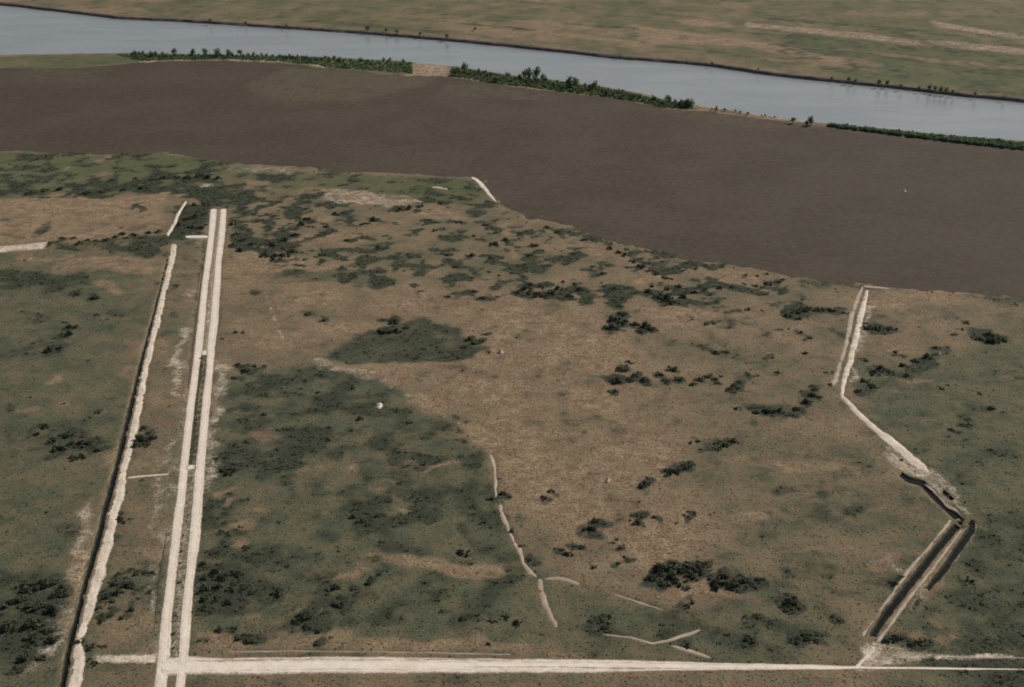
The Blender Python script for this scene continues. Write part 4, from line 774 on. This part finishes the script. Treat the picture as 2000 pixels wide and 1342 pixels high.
scrub('low_scrub', (-450, 340, 450, 1200), 150000, .45, 1.7, 14, 'low dark green scrub scattered over the marsh', .34, M['scrub'])

def thicket(name, outline, n, s0, s1, nleaf, label, mat):
    P = wpoly(outline); x0, y0 = P.min(0); x1, y1 = P.max(0); X = RNG.uniform(x0, x1, n*12); Y = RNG.uniform(y0, y1, n*12)
    k = np.where(poly_sd(X, Y, P) < 0)[0][:n]; X, Y = X[k], Y[k]; VS = []
    var = [leaf_cloud(nleaf, [(0, 0, .5, .6, .6, .5), (.4, .1, .4, .4, .4, .4), (-.3, -.3, .35, .4, .4, .35)], .26, np.random.default_rng(400+i))[0] for i in range(6)]
    for x, y in zip(X, Y):
        s = RNG.uniform(s0, s1); a = RNG.uniform(0, 6.28); v = var[RNG.integers(0, 6)]*s; c, q = math.cos(a), math.sin(a)
        VS.append(np.stack([v[:, 0]*c-v[:, 1]*q+x, v[:, 0]*q+v[:, 1]*c+y, v[:, 2]], -1))
    V = np.vstack(VS); link(name, mesh_np(name, V, np.arange(len(V)).reshape(-1, 4), mat), kind='stuff', label=label)
thicket('shore_thicket', [(230,108),(330,107),(560,111),(806,125),(806,145),(640,131),(560,122),(450,116),(270,119)], 1300, .8, 2.6, 26, 'green undergrowth among the trees left of the sandy gap', M['reed'])
thicket('shore_thicket', [(884,134),(950,143),(1050,157),(1130,167),(1200,177),(1300,199),(1354,208),(1354,214),(1300,211),(1200,191),(1130,183),(1050,173),(950,161),(880,149)], 1600, .8, 2.6, 26, 'green undergrowth among the trees right of the sandy gap', M['reed'])
thicket('shore_thicket', [(1614,244),(1700,253),(1800,264),(1955,278),(2100,292),(2100,304),(1955,289),(1800,271),(1700,258),(1614,248)], 1000, 1.5, 3.6, 26, 'low dark green thicket at the right end of the near shore', M['tree'])

# ---------------------------------------------------------------- grass tussocks over the near marsh, tinted like the ground they grow on
def mat_tuft():
    m, nt, b = new_mat('grass_tussock'); at = N(nt, 'ShaderNodeAttribute', attribute_name='cover'); gi = N(nt, 'ShaderNodeNewGeometry')
    v = mth(nt, 'ADD', .8, mth(nt, 'MULTIPLY', gi.outputs['Random Per Island'], .6)); cc = N(nt, 'ShaderNodeCombineColor')
    for i in range(3): nt.links.new(v, cc.inputs[i])
    c = mixc(nt, 1.0, at.outputs['Color'], cc.outputs[0], 'MULTIPLY'); nt.links.new(c, b.inputs['Base Color']); b.inputs['Roughness'].default_value = .9; b.inputs['Specular IOR Level'].default_value = .1
    t = N(nt, 'ShaderNodeBsdfTranslucent'); nt.links.new(c, t.inputs[0]); mx = N(nt, 'ShaderNodeMixShader'); mx.inputs[0].default_value = .35
    nt.links.new(b.outputs[0], mx.inputs[1]); nt.links.new(t.outputs[0], mx.inputs[2]); nt.links.new(mx.outputs[0], nt.nodes['Material Output'].inputs[0]); return m
def tussocks(n):
    Y = 340+(RNG.random(n)**1.35)*560; X = RNG.uniform(-1, 1, n)*(Y*.42+30); F = fields(X, Y); ok = (poly_sd(X, Y, MUD_W) > 3) & (F['s'] < .3)
    for P, dep in CARVE:
        a, b = P.min(0)-2, P.max(0)+2; m = np.where((X > a[0]) & (X < b[0]) & (Y > a[1]) & (Y < b[1]))[0]
        if len(m): ok[m] &= poly_sd(X[m], Y[m], P) > .5
    X, Y = X[ok], Y[ok]; g = np.clip(F['g'][ok]+RNG.normal(0, .35, len(X)), 0, 1)[:, None]; d = np.clip(F['d'][ok]+RNG.normal(0, .06, len(X)), 0, 1)[:, None]
    col = np.array([[.27,.20,.12]])*(1-g)+np.array([[.12,.108,.06]])*g; col = col*(1-d)+np.array([[.055,.06,.036]])*d
    var = np.stack([leaf_cloud(5, [(0, 0, .35, .7, .7, .35)], .55, np.random.default_rng(500+i))[0] for i in range(10)])
    S_ = RNG.uniform(.18, .62, len(X)); base = var[RNG.integers(0, 10, len(X))]*S_[:, None, None]; a = RNG.uniform(0, 6.28, len(X))[:, None]; c, q = np.cos(a), np.sin(a)
    V = np.stack([base[..., 0]*c-base[..., 1]*q+X[:, None], base[..., 0]*q+base[..., 1]*c+Y[:, None], base[..., 2]*.8+.06], -1).reshape(-1, 3)
    me = mesh_np('grass_tussocks', V, np.arange(len(V)).reshape(-1, 4), mat_tuft()); set_cover(me, np.repeat(np.concatenate([col, np.ones((len(col), 1))], 1), 20, 0))
    print('tussocks', len(X), sum(len(m.polygons) for m in bpy.data.meshes)); link('grass_tussocks', me, kind='stuff', label='tan and olive grass tussocks over the near marsh')
tussocks(75000)
